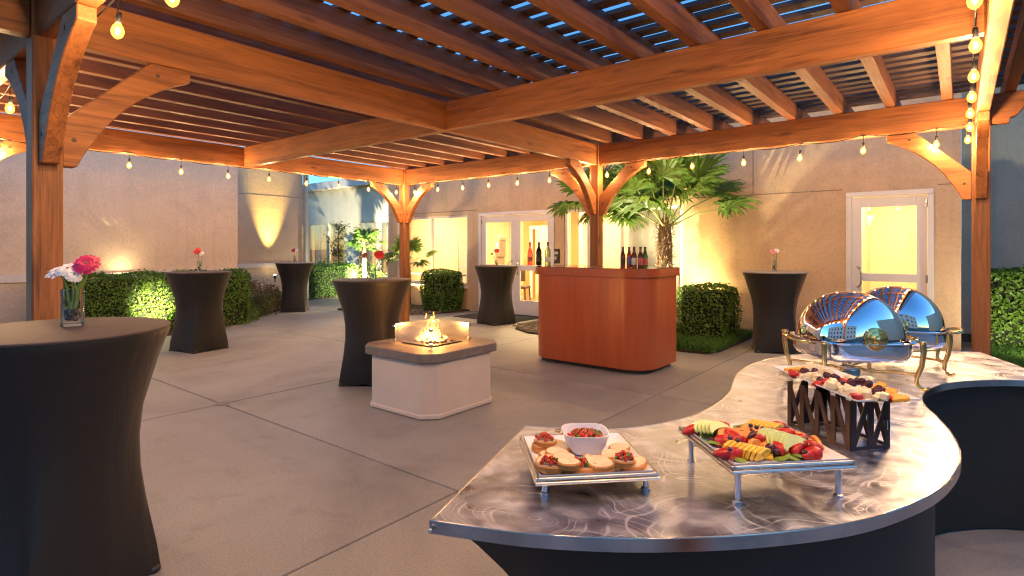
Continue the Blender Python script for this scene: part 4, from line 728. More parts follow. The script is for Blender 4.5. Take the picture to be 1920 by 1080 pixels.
# ------------------------------------------------------------------ fire pit
fp = thing('fire_pit', 'stucco fire pit with stone cap, glass guard and burning flame', 'fire pit', (0.40, -3.65, 0))
def octo(hx, hy, c): return [(-hx+c, -hy), (hx-c, -hy), (hx, -hy+c), (hx, hy-c), (hx-c, hy), (-hx+c, hy), (-hx, hy-c), (-hx, -hy+c)]
fb = MB(); fb.prism(octo(0.42, 0.43, 0.11), 0.004, 0.47); put('base', fb.mesh('base', M['fstucco'], bevel=0.012), fp)
put('plinth', MB().prism(octo(0.433, 0.443, 0.114), 0.003, 0.045).mesh('plinth', M['fstucco'], bevel=0.01), fp)
put('cap_stone', MB().prism(octo(0.466, 0.476, 0.122), 0.471, 0.545).mesh('cap_stone', M['fcap'], bevel=0.006), fp)
gz = 0.546; gh = 0.15; g = 0.235
put('burner_tray', frame_rect(MB(), -0.19, 0.19, -0.19, 0.19, 0.03, 0, 0.012).mesh('burner_tray', M['black']), fp, (0, 0, gz+0.008), (R(90), 0, 0))
for k in range(46):
    a, b = random.uniform(-0.16, 0.16), random.uniform(-0.16, 0.16); s = random.uniform(0.025, 0.05)
    put('lava_rock', MB().blob((0, 0, 0), (s, s*0.8, s*0.7), 8, 5, Matrix.Rotation(k, 3, 'X'), 0.35).mesh('lava_rock', M['lava']), fp, (a, b, gz+0.018))
for i, (x, y, rz) in enumerate(((0, -g, 0), (0, g, 0), (-g, 0, 90), (g, 0, 90))):
    put('glass_panel', MB().box((0, 0, 0), (2*g-0.012, 0.007, gh)).mesh('glass_panel', M['fglass'], bevel=0.001), fp, (x, y, gz+0.022+gh/2), (0, 0, R(rz)))
for sx in (-1, 1):
    for sy in (-1, 1):
        for zz in (0.03, gh+0.005): put('clip', MB().box((0, 0, 0), (0.03, 0.03, 0.022)).mesh('clip', M['steel'], bevel=0.003), fp, (g*sx, g*sy, gz+zz))
        put('foot', MB().lathe([(0.008, 0), (0.008, 0.022)], 8).mesh('foot', M['steel']), fp, (g*sx, g*sy, gz))
def tongue(mb, x, y, z, w, hgt, lean):
    pr = [(0.25, 0), (0.75, 0.10), (1.0, 0.25), (0.85, 0.42), (0.55, 0.62), (0.28, 0.82), (0.04, 1.0)]; n = 9; vs = []
    for r, t in pr:
        ox = lean[0]*t*t+0.012*math.sin(t*7+x*40); oy = lean[1]*t*t+0.012*math.cos(t*6+y*50)
        for k in range(n):
            a = 6.2832*k/n; vs.append((x+ox+r*w/2*math.cos(a), y+oy+r*w/2*math.sin(a), z+t*hgt))
    m = len(pr); mb.add(vs, [(j*n+k, j*n+(k+1) % n, (j+1)*n+(k+1) % n, (j+1)*n+k) for j in range(m-1) for k in range(n)])
fo, fc = MB(), MB()
for k in range(30):
    x, yq = random.gauss(0, 0.062), random.gauss(0, 0.062); hgt = max(0.05, 0.20-1.15*math.hypot(x+0.02, yq))*random.uniform(0.6, 1.2); ln = (random.uniform(-.035, .035), random.uniform(-.035, .035)); w = random.uniform(0.018, 0.040)
    tongue(fo, x, yq, 0, w, hgt, ln); tongue(fc, x, yq, 0.0, w*0.6, hgt*0.66, (ln[0]*0.6, ln[1]*0.6))
for k in range(7): fo.blob((random.gauss(0, 0.04), random.gauss(0, 0.04), random.uniform(0.16, 0.24)), (0.012, 0.012, 0.03), 7, 5)
M['flame'] = glowglass('flame_outer_thin', (1.0, 0.34, 0.05), 1.3, 0.32); M['flamec'] = glowglass('flame_core_thin', (1.0, 0.66, 0.24), 2.6, 0.5)
fl = put('flame', fo.mesh('flame', M['flame'], 80), fp, (0, 0, gz+0.025)); put('flame_core', fc.mesh('flame_core', M['flamec'], 80), fl)
lamp('POINT', 'flame_light', (0, 0, gz+0.14), 9, (1.0, 0.42, 0.10), fp, 0.06)

# ------------------------------------------------------------------ bar
bx0, bx1, by0, by1 = -0.09, 1.50, -1.53, -0.72
def round_front(x0, x1, y0, y1, r, n=10):
    pts = [(x0, y1)]
    for k in range(n+1):
        a = math.pi+math.pi/2*k/n; pts.append((x0+r+r*math.cos(a), y0+r+r*math.sin(a)))
    for k in range(n+1):
        a = 1.5*math.pi+math.pi/2*k/n; pts.append((x1-r+r*math.cos(a), y0+r+r*math.sin(a)))
    return pts+[(x1, y1)]
bar = thing('bar', 'cherry wood portable bar with rounded front corners below the palm', 'bar', (0, 0, 0))
bc = ((bx0+bx1)/2, (by0+by1)/2)
def rel(pts): return [(x-bc[0], y-bc[1]) for x, y in pts]
bar.location = (bc[0], bc[1], 0)
put('body', MB().prism(rel(round_front(bx0, bx1, by0, by1, 0.31, 18)), 0.05, 1.085).mesh('body', M['cherry'], 35), bar)
put('top_rail', MB().prism(rel(round_front(bx0-0.035, bx1+0.035, by0-0.035, by1+0.01, 0.335, 18)), 1.075, 1.166).mesh('top_rail', M['cherry'], 35), bar)
put('counter', MB().prism(rel(round_front(bx0-0.022, bx1+0.022, by0-0.022, by1, 0.325, 18)), 1.1662, 1.172).mesh('counter', M['bartop'], 35), bar)
put('toe_kick', MB().prism(rel(round_front(bx0+0.06, bx1-0.06, by0+0.06, by1-0.04, 0.2, 10)), 0.004, 0.0505).mesh('toe_kick', M['black']), bar)
BZ = 1.1722
def bottle(label, px, prof, mat, lbl, group, capm='foil', y=-1.18, lz=(0.05, 0.11), name='wine_bottle'):
    p = ony(px, 498, y); t = thing(name, label, 'bottle', (p.x, y, BZ), random.uniform(0, 1), group); rmax = max(r for r, z in prof)
    put('glass', MB().lathe([(rmax*0.9, 0.0)]+prof, 20).mesh('glass', M[mat], 50), t); top = prof[-1][1]
    put('cap', MB().lathe([(prof[-1][0]+0.0015, top-0.045 if name == 'wine_bottle' else top-0.018), (prof[-1][0]+0.0015, top+0.002)], 14).mesh('cap', M[capm], 40), t)
    put('label', MB().lathe([(rmax+0.0006, lz[0]), (rmax+0.0006, lz[1])], 20, caps=False).mesh('label', M[lbl], 60), t)
    if name == 'beer_bottle': put('neck_label', MB().lathe([(0.0165, 0.165), (0.0145, 0.195)], 16, caps=False).mesh('neck_label', M[lbl], 60), t)
WB_ = [(0.036, 0.004), (0.0375, 0.02), (0.0375, 0.175), (0.035, 0.195), (0.024, 0.22), (0.015, 0.237), (0.014, 0.25), (0.014, 0.295), (0.0155, 0.297), (0.0155, 0.304)]
RB_ = [(0.034, 0.004), (0.035, 0.02), (0.035, 0.14), (0.030, 0.18), (0.020, 0.215), (0.015, 0.24), (0.014, 0.295), (0.0155, 0.304)]
BB_ = [(0.029, 0.004), (0.0305, 0.012), (0.0305, 0.13), (0.028, 0.148), (0.018, 0.172), (0.0135, 0.20), (0.0125, 0.235), (0.0135, 0.240)]
bottle('rose wine bottle, leftmost on the bar', 994, RB_, 'rose', 'lblr', 'wine bottles on the bar', 'lblr')
bottle('dark wine bottle between the rose and the clear bottle on the bar', 1010.5, WB_, 'darkwine', 'lblk', 'wine bottles on the bar')
bottle('clear white wine bottle with pale label on the bar', 1027, WB_, 'clearwine', 'lblw', 'wine bottles on the bar')
for px, mt, lb, nm in ((1168, 'amber', 'lblk', 'amber beer bottle with dark label, first of the five on the bar'), (1179.5, 'amber', 'lblb', 'amber beer bottle with blue label on the bar'), (1189, 'amber', 'lblw', 'amber beer bottle with pale label in the middle of the five'), (1201, 'amber', 'lblr', 'amber beer bottle with red label next to the green bottle'), (1209.5, 'green', 'lblr', 'green beer bottle at the end of the row on the bar')):
    bottle(nm, px, BB_, mt, lb, 'beer bottles on the bar', 'foil', -1.26 if px != 1209.5 else -1.20, (0.035, 0.115), 'beer_bottle')

# ------------------------------------------------------------------ serpentine buffet table
OUT = [(805, 976), (985, 797), (1060, 803), (1150, 804), (1230, 795), (1300, 778), (1345, 755), (1367, 735), (1374, 715), (1384, 698), (1410, 682), (1450, 671), (1500, 664), (1580, 659.5), (1700, 657.5), (1838, 660), (1920, 690), (1990, 718), (1920, 713), (1850, 713), (1790, 717), (1752, 726), (1732, 740), (1733, 757), (1757, 780), (1786, 812), (1802, 848), (1796, 880), (1762, 918), (1700, 950), (1600, 980), (1450, 1000), (1300, 1009), (1150, 1010), (1000, 1002), (900, 990)]
TZ = 0.76
op = [onz(a, b, TZ) for a, b in OUT]
def smooth_poly(pts, sharp, n=6):
    out = []; m = len(pts)
    for i in range(m):
        p0, p1, p2, p3 = pts[i-1], pts[i], pts[(i+1) % m], pts[(i+2) % m]
        if i in sharp: p0 = p1+(p1-p2)
        if (i+1) % m in sharp: p3 = p2+(p2-p1)
        for k in range(n):
            t = k/n; out.append(0.5*((2*p1)+(p2-p0)*t+(2*p0-5*p1+4*p2-p3)*t*t+(3*p1-p0-3*p2+p3)*t**3))
    return out
sm = smooth_poly(op, {0, 1, 15, 17}); ctr = Vector((3.7, -4.6, 0))
def inset(pts, d):
    res = []; m = len(pts); area = sum(pts[i-1].x*pts[i].y-pts[i].x*pts[i-1].y for i in range(m)); sg = 1 if area > 0 else -1
    for i in range(m):
        a, b, c = pts[i-1], pts[i], pts[(i+1) % m]; t1 = (b-a).xy.normalized(); t2 = (c-b).xy.normalized(); n1 = Vector((-t1.y, t1.x))*sg; n2 = Vector((-t2.y, t2.x))*sg; nn = (n1+n2)
        if nn.length < 1e-4: nn = n1
        nn.normalize(); k = max(0.45, nn.dot(n1)); q = b.xy+nn*d/k; res.append(Vector((q.x, q.y, 0)))
    return res
buf = thing('buffet_table', 'serpentine buffet table with swirled metal top and black skirt', 'table', (ctr.x, ctr.y, 0))
loc2 = lambda pts: [(p.x-ctr.x, p.y-ctr.y) for p in pts]
put('tabletop', MB().prism(loc2(inset(sm, 0.004)), TZ-0.012, TZ).mesh('tabletop', M['swirl']), buf)
put('edge_band', MB().prism(loc2(sm), TZ-0.030, TZ-0.0015).mesh('edge_band', M['edge'], 30), buf)
put('rim', MB().tube([(p.x-ctr.x, p.y-ctr.y, TZ-0.001) for p in inset(sm, 0.003)]+[(inset(sm, 0.003)[0].x-ctr.x, inset(sm, 0.003)[0].y-ctr.y, TZ-0.001)], 0.0028, 6).mesh('rim', M['nickel'], 60), buf)
for q in (op[0]+Vector((0.010, -0.004, 0)),): put('rivet', MB().blob((q.x-ctr.x, q.y-ctr.y-0.003, TZ-0.018), (0.012, 0.012, 0.012), 8, 6).mesh('rivet', M['nickel'], 60), buf)
# the skirt hangs on a frame set back under the top: two panels of stretched black cloth
s1 = [Vector((x, y, 0)) for x, y in ((3.10,-5.55), (3.30,-5.36), (3.44,-5.05), (3.45,-4.75), (3.36,-4.45))]
sk = inset(sm, 0.065); tv = []; nS = len(sk)
for p in sk: tv.append(p)
mb = MB(); bot = []
for i, p in enumerate(sk):
    q = p.copy(); fr = op[0]
    dd = math.hypot(p.x-op[0].x, p.y-op[0].y); pull = 0.34*math.exp(-(dd/0.30)**2)         # the hem is pulled in under the free corner
    tgt = Vector((3.52, -5.62, 0)); bot.append(p.lerp(tgt, min(0.95, pull*1.6)))
rows = 10; vs = []
for r_ in range(rows+1):
    t = r_/rows
    for p, b in zip(sk, bot):
        w = 1-(1-t)**2.2; q = p.lerp(b, w); vs.append((q.x-ctr.x, q.y-ctr.y, (TZ-0.0305)*(1-t)+0.012*t))
mb.add(vs, [(r_*nS+i, r_*nS+(i+1) % nS, (r_+1)*nS+(i+1) % nS, (r_+1)*nS+i) for r_ in range(rows) for i in range(nS)])
put('skirt', mb.mesh('skirt', M['skirt'], 40), buf)
for x, y in ((4.36, -3.34), (3.30, -5.75), (4.05, -5.30), (3.45, -3.7), (4.22, -2.85)): put('foot', MB().lathe([(0.022, 0.0), (0.024, 0.02), (0.018, 0.03)], 10, (x-ctr.x, y-ctr.y, 0.0005)).mesh('foot', M['black']), buf)

# ------------------------------------------------------------------ serving trays
def tray(label, c, side, zt_, rz):
    t = thing('serving_tray', label, 'tray', (c[0], c[1], TZ), R(rz)); hgt = zt_-TZ; s = side/2
    for k, (x, y) in enumerate(((0, -s), (s, 0), (0, s), (-s, 0))):
        for dz, off_ in ((0, 0), (-0.011, 0.003)):
            put('rail', MB().tube([(-s-0.006, 0, 0), (s+0.006, 0, 0)], 0.0052, 8).mesh('rail', M['nickel'], 60), t, (x*(1+off_/s), y*(1+off_/s), hgt-0.007+dz), (0, 0, R(90*k)))
    for x in (-1, 1):
        for y in (-1, 1):
            lg = put('leg', MB().tube([(0, 0, 0.004), (0, 0, hgt-0.012)], 0.0075, 10).mesh('leg', M['nickel'], 60), t, (x*(s-0.022), y*(s-0.022), 0)); put('foot', MB().lathe([(0.012, 0.0005), (0.012, 0.005), (0.008, 0.007)], 12).mesh('foot', M['nickel'], 40), lg)
    d = MB(); a = s-0.006; b = s-0.022
    d.add([(-a,-a,0), (a,-a,0), (a,a,0), (-a,a,0), (-b,-b,-0.010), (b,-b,-0.010), (b,b,-0.010), (-b,b,-0.010), (-a,-a,-0.006), (a,-a,-0.006), (a,a,-0.006), (-a,a,-0.006), (-b,-b,-0.015), (b,-b,-0.015), (b,b,-0.015), (-b,b,-0.015)], [(0,1,5,4), (1,2,6,5), (2,3,7,6), (3,0,4,7), (4,5,6,7), (8,12,13,9), (9,13,14,10), (10,14,15,11), (11,15,12,8), (15,14,13,12), (0,8,9,1), (1,9,10,2), (2,10,11,3), (3,11,8,0)])
    put('dish', d.mesh('dish', M['china']), t, (0, 0, hgt)); return t
T1Z, T2Z = 0.815, 0.862
tray('square tray of toasted bread around a salsa bowl, nearest on the buffet', (3.302, -5.816), 0.315, T1Z, 45)
tray('square tray on tall legs heaped with cut fruit', (3.709, -5.548), 0.318, T2Z, 45)
bz = T1Z-0.0095
# bowl
def sqr(r, z, n=40, e=3.4):
    return [(r*math.copysign(abs(math.cos(2*math.pi*k/n))**(2/e), math.cos(2*math.pi*k/n)), r*math.copysign(abs(math.sin(2*math.pi*k/n))**(2/e), math.sin(2*math.pi*k/n)), z) for k in range(n)]
def sq_loft(rings, n=40, cap=True):
    mb = MB(); vs = []
    for r, z in rings: vs += sqr(r, z, n)
    m = len(rings); mb.add(vs, [(j*n+k, j*n+(k+1) % n, (j+1)*n+(k+1) % n, (j+1)*n+k) for j in range(m-1) for k in range(n)]+([tuple(range(n-1, -1, -1)), tuple(range((m-1)*n, m*n))] if cap else [])); return mb
bp = onz(1097, 846, bz)
bw = thing('salsa_bowl', 'white square bowl of tomato salsa on the bread tray', 'bowl', (bp.x, bp.y, bz), R(41))
put('bowl', sq_loft([(0.036, 0), (0.044, 0.006), (0.058, 0.03), (0.066, 0.058), (0.067, 0.062), (0.064, 0.062), (0.056, 0.034), (0.045, 0.014)]).mesh('bowl', M['china'], 40), bw)
sal, hb = MB(), MB()
for k in range(150):
    a, r = random.uniform(0, 6.28), 0.052*math.sqrt(random.random()); s = random.uniform(0.006, 0.012); (hb if random.random() < 0.38 else sal).box((r*math.cos(a), r*math.sin(a), 0.042+0.012*(1-(r/0.052)**2)+random.uniform(0, 0.005)), (s, s*0.8, s*0.6), 0, Euler((random.random()*3, random.random()*3, random.random()*3)).to_matrix())
sal.blob((0, 0, 0.036), (0.098, 0.098, 0.025), 16, 8); put('salsa', sal.mesh('salsa', M['tomato']), bw, kind='stuff'); put('herbs', hb.mesh('herbs', M['herb']), bw, kind='stuff')
# bread
def bread_me():
    mb = MB(); n = 20; out = [(0.036*math.cos(2*math.pi*k/n)*(1.0 if math.sin(2*math.pi*k/n) > 0 else 1.06), 0.024*math.sin(2*math.pi*k/n)) for k in range(n)]
    mb.prism([(x*0.97, y*0.97) for x, y in out], 0, 0.017); mb2 = mb.mesh('crust', M['crust'], 40, 0.002)
    c = MB().prism([(x*0.84, y*0.78) for x, y in out], 0.0171, 0.0180).mesh('crumb', M['crumb']); return mb2, c
crust_me, crumb_me = bread_me()
def bread(px, py, rz, tilt=0.0, dz=0.0, topping=False):
    p = onz(px, py, bz+dz); t = thing('bread_slice', 'tomato topped toast slice on the bread tray' if topping else 'plain toasted baguette slice on the bread tray', 'bread', (p.x, p.y, bz+dz), 0, 'toast slices with tomato' if topping else 'plain toast slices')
    t.rotation_euler = (R(tilt*0.75), R(random.uniform(-9, 9)), R(rz + 8)); t.scale = (0.95, 0.95, 1.05); put('crust', crust_me, t); put('crumb', crumb_me, t)
    if topping:
        mb, h2 = MB(), MB()
        for k in range(34):
            a, r = random.uniform(0, 6.28), math.sqrt(random.random()); s = random.uniform(0.005, 0.010); (h2 if k % 6 == 0 else mb).box((0.028*r*math.cos(a), 0.018*r*math.sin(a), 0.020+0.010*(1-r*r)+random.uniform(0, 0.004)), (s, s, s*0.7), 0, Euler((random.random()*3, random.random()*3, 0)).to_matrix())
        put('tomato_topping', mb.mesh('tomato_topping', M['tomato']), t, kind='stuff'); put('herbs', h2.mesh('herbs', M['herb']), t, kind='stuff')
for a in ((1016, 843, 50, 12, 0.004), (1021, 836, 30, 4, 0.016, True), (1040, 840, 70, 18, 0.002), (1048, 846, 20, 22, 0.004), (1030, 862, 40, 16, 0.0), (1044, 856, 25, 20, 0.010), (1023, 872, 62, 24, 0.006), (1029, 882, 20, 6, 0.012, True), (1058, 866, 15, 22, 0.012), (1064, 876, 45, 14, 0.020), (1067, 884, 38, 4, 0.0), (1102, 873, 118, 36, 0.010), (1122, 872, 20, 22, 0.010), (1132, 880, 28, 16, 0.006), (1146, 860, 45, 20, 0.012), (1162, 858, 25, 12, 0.002), (1160, 848, 50, 16, 0.006), (1152, 868, 10, 20, 0.004), (1182, 881, 30, 6, 0.0), (1168, 873, 52, 10, 0.014, True), (1194, 876, 75, 14, 0.002), (1088, 885, 15, 4, 0.0, True)):
    bread(*a)
# fruit
berry_me = MB().lathe([(0.002, 0.0), (0.009, 0.001), (0.0150, 0.006), (0.0160, 0.014), (0.0135, 0.026), (0.008, 0.038), (0.002, 0.046)], 14).mesh('strawberry', M['berry'], 60)
grape_me = MB().blob((0, 0, 0.011), (0.022, 0.022, 0.026), 14, 9).mesh('grape', M['grape'], 60); blue_me = MB().blob((0, 0, 0.006), (0.013, 0.013, 0.012), 10, 7).mesh('blueberry', M['blueb'], 60)
def crescent(ln, w, th):
    n = 14; o = []; i_ = []
    for k in range(n+1):
        a = math.pi*(0.08+0.84*k/n); o.append((ln/2*math.cos(a), w*math.sin(a))); i_.append((ln/2*0.93*math.cos(a), w*0.38*math.sin(a)-0.001))
    return o+i_[::-1]
honey_me = MB().prism(crescent(0.085, 0.040, 0), 0, 0.007).mesh('melon_slice', M['honey'], 40, 0.001); pine_me = MB().prism_xz([(-0.030, 0), (0.030, 0), (0.026, 0.022), (0.0, 0.030), (-0.026, 0.022)], -0.0045, 0.0045).mesh('pineapple_slice', M['pine'], None, 0.001)
cant_me = MB().prism(crescent(0.07, 0.034, 0), 0, 0.010).mesh('cantaloupe_slice', M['cant'], 40, 0.001); kiwi_me = MB().lathe([(0.023, 0.0), (0.024, 0.003), (0.023, 0.007)], 18).mesh('kiwi_slice', M['kiwi'], 40)
FR = {'b': ('strawberry', berry_me, 'red strawberry', 'strawberry'), 'g': ('grape', grape_me, 'dark red grape', 'grape'), 'u': ('blueberry', blue_me, 'small blueberry', 'blueberry'), 'h': ('melon_slice', honey_me, 'pale green honeydew slice', 'melon slice'), 'p': ('pineapple_slice', pine_me, 'yellow pineapple slice', 'pineapple'), 'c': ('cantaloupe_slice', cant_me, 'orange cantaloupe slice', 'melon slice'), 'k': ('kiwi_slice', kiwi_me, 'green kiwi slice', 'kiwi')}
def fruit(kind, px, py, zbase, rot, where, sc=1.0):
    nm, me, lb, cat = FR[kind]; p = onz(px, py, zbase); o = single(nm, me, lb + ' on the ' + where, cat, p, rot, {'b': 'strawberries', 'u': 'blueberries'}.get(kind, lb + 's') + ' on the ' + where)
    if sc != 1.0: o.scale = (sc,)*3
    return o
fz = T2Z-0.009; W2 = 'square fruit tray'; Q = lambda cx, cy: (1260+cx/5.053, 760+cy/5.053)
for k, (cx, cy) in enumerate([(330+i*36, 238+i*3) for i in range(5)]): fruit('h', *Q(cx, cy+18), fz+0.012+0.002*k, (R(35), 0, R(70)), W2, 1.0)
for k in range(7): fruit('h', *Q(960+k*42, 360+k*13), fz+0.012+0.001*k, (R(38), 0, R(62)), W2, 1.15)
for k in range(8): fruit('p', *Q(530+k*46, 425+k*11), fz+0.006, (R(18), 0, R(75)), W2, 1.0)
for k in range(7): fruit('p', *Q(745+k*40, 215+k*7), fz+0.008, (R(18), 0, R(75)), W2, 1.0)
for cx, cy in ((540, 305), (590, 318), (760, 265), (800, 285), (850, 395), (640, 300), (880, 420), (700, 330)): fruit('c', *Q(cx, cy+15), fz+0.008, (R(25), 0, R(random.uniform(20, 90))), W2)
for cx, cy in ((1040, 490), (1120, 488), (1190, 480), (390, 345), (430, 365), (650, 195), (620, 490), (1330, 485)): fruit('k', *Q(cx, cy+8), fz+0.003, (R(20), 0, R(random.uniform(0, 360))), W2)
for cx, cy in ((255, 225), (545, 222), (560, 262), (410, 330), (440, 345), (665, 372), (850, 345), (985, 300), (960, 200), (1190, 325), (1235, 335), (1360, 450), (1420, 470), (1390, 440), (1090, 465), (640, 475), (590, 470), (515, 240), (1150, 315)): fruit('b', *Q(cx, cy), fz+0.014, (R(random.uniform(60, 100)), 0, R(random.uniform(0, 360))), W2, random.uniform(0.95, 1.2))
for cx, cy in ((390, 200), (480, 222), (505, 235), (660, 262), (630, 290), (715, 315), (790, 380), (745, 330), (930, 455), (1000, 450), (1245, 465), (1290, 460), (1265, 390), (1285, 410), (1085, 280), (1060, 300), (1110, 305), (960, 430), (1225, 380), (770, 395)): fruit('g', *Q(cx, cy), fz+0.012, (R(random.uniform(0, 90)), 0, R(random.uniform(0, 360))), W2, random.uniform(0.9, 1.15))
for cx, cy in ((745, 210), (860, 238), (940, 250), (550, 330), (905, 292), (800, 228), (620, 355), (550, 440)): fruit('u', *Q(cx, cy), fz+0.030, (0, 0, 0), W2)
for k in range(64):      # more pieces fill the dish out to its rim
    u, w = random.uniform(0.10, 0.90), random.uniform(0.10, 0.86); a = Vector((1278, 797)).lerp(Vector((1460, 792)), u); b_ = Vector((1375, 873)).lerp(Vector((1600, 862)), u); q = a.lerp(b_, w); kd = random.choice('ggbpckug')
    fruit(kd, q.x, q.y-1, fz+(0.004 if kd in 'pck' else 0.008), (R(random.uniform(20, 90)), 0, R(random.uniform(0, 360))), W2, random.uniform(0.75, 1.0))
# riser and cheese platter
rs = thing('display_riser', 'brown metal zigzag riser holding up the cheese platter', 'riser', (3.8165, -5.018, TZ), R(-38.2)); RL, RW, RH = 0.278, 0.150, 0.158; th = 0.004
def zig(mb, ln, n, flip=1):
    bw_ = 0.019; st = ln/n
    for k in range(n+1):
        x = -ln/2+k*st; x = min(max(x, -ln/2+bw_/2), ln/2-bw_/2); mb.box((x, 0, RH/2), (bw_, th, RH-0.001))
    for k in range(n):
        x0, x1 = -ln/2+k*st+bw_*0.4, -ln/2+(k+1)*st-bw_*0.4
        if flip < 0: x0, x1 = x1, x0
        d = Vector((x1-x0, 0, -(RH-0.01))); a = math.atan2(d.x, d.z); mb.box(((x0+x1)/2, 0.0004, RH/2), (bw_*0.95, th*0.9, d.length), 0, Matrix.Rotation(a, 3, 'Y'))
    mb.box((0, 0.0002, 0.006), (ln-0.002, th*0.85, 0.011)); return mb
for y, fl_ in ((-RW/2, 1), (RW/2, 1)): put('zigzag_side', zig(MB(), RL, 4, fl_).mesh('zigzag_side', M['riser']), rs, (0, y, 0.001))
for x in (-RL/2, RL/2): put('zigzag_side', zig(MB(), RW, 2, -1).mesh('zigzag_side', M['riser']), rs, (x, 0, 0.001), (0, 0, R(90)))
put('mark', MB().box((RL/2+0.0036, RW/2-0.012, 0.075), (0.001, 0.004, 0.030)).mesh('mark', M['lblw']), rs)
pz = TZ+RH+0.002
pl = thing('cheese_platter', 'long white platter of cheese and berries on the brown riser', 'platter', (3.812, -4.953, pz), R(-48.2)); PLn, PWd = 0.50, 0.208; d = MB(); a, b, a2, b2 = PLn/2, PWd/2, PLn/2-0.03, PWd/2-0.03
d.add([(-a,-b,0.016), (a,-b,0.016), (a,b,0.016), (-a,b,0.016), (-a2,-b2,0.005), (a2,-b2,0.005), (a2,b2,0.005), (-a2,b2,0.005), (-a,-b,0.011), (a,-b,0.011), (a,b,0.011), (-a,b,0.011), (-a2,-b2,0.0), (a2,-b2,0.0), (a2,b2,0.0), (-a2,b2,0.0)], [(0,1,5,4), (1,2,6,5), (2,3,7,6), (3,0,4,7), (4,5,6,7), (8,12,13,9), (9,13,14,10), (10,14,15,11), (11,15,12,8), (15,14,13,12), (0,8,9,1), (1,9,10,2), (2,10,11,3), (3,11,8,0)])
put('dish', d.mesh('dish', M['china']), pl)
pz += 0.006; W3 = 'long cheese platter'; Q3 = lambda cx, cy: (1460+cx/6, 680+cy/6)
cube_me = MB().box((0, 0, 0.009), (0.019, 0.019, 0.018)).mesh('cheese_cube', M['cheese'], None, 0.0015); ched_me = MB().box((0, 0, 0.006), (0.045, 0.028, 0.010)).mesh('cheddar_slice', M['chedd'], None, 0.0015)
def cheese(me, nm, lb, cx, cy, dz=0.0, sc=1.0):
    p = onz(*Q3(cx, cy), pz+dz); o = single(nm, me, lb + ' on the long cheese platter', 'cheese', p, (R(random.uniform(-25, 25)), R(random.uniform(-25, 25)), R(random.uniform(0, 90))), lb + 's'); o.scale = (sc,)*3
for cx, cy in ((360, 165), (330, 170), (300, 185), (400, 190), (450, 180), (420, 165), (560, 262), (600, 250), (640, 285), (680, 300), (590, 290), (540, 285), (900, 330), (850, 345), (940, 365), (880, 370), (960, 345), (820, 365), (1000, 380), (830, 215), (790, 205), (870, 230), (450, 90), (400, 70), (500, 105), (550, 125), (600, 135), (1140, 420), (1180, 415), (1090, 430), (360, 60), (480, 130), (960, 225), (1010, 230), (720, 330), (760, 320)):
    cheese(cube_me, 'cheese_cube', 'white cheese cube', cx, cy, random.uniform(0.004, 0.016), random.uniform(0.9, 1.25))
for k in range(7): cheese(ched_me, 'cheddar_slice', 'orange cheddar slice', 1130+k*42, 290+k*24, 0.012, 1.0)
for cx, cy in ((130, 90), (180, 95), (220, 100), (250, 95)): cheese(ched_me, 'cheddar_slice', 'orange cheddar slice', cx, cy, 0.010, 0.9)
for cx, cy in ((60, 118), (150, 160), (190, 165), (455, 258), (480, 250), (695, 232), (720, 240), (960, 425), (930, 420), (1270, 415), (1310, 418), (590, 180)): fruit('b', *Q3(cx*0.94+45, cy-12), pz+0.008, (R(random.uniform(60, 100)), 0, R(random.uniform(0, 360))), W3, 0.8)
for cx, cy in ((330, 115), (360, 125), (430, 130), (300, 110), (580, 190), (550, 180), (650, 190), (680, 195), (750, 240), (800, 255), (830, 265), (890, 245), (930, 250), (980, 270), (1020, 280), (1000, 300), (1060, 330), (1100, 325), (1130, 345), (1080, 350), (510, 215)): fruit('g', *Q3(cx, cy), pz+0.011, (R(random.uniform(0, 90)), 0, R(random.uniform(0, 360))), W3, 1.05)

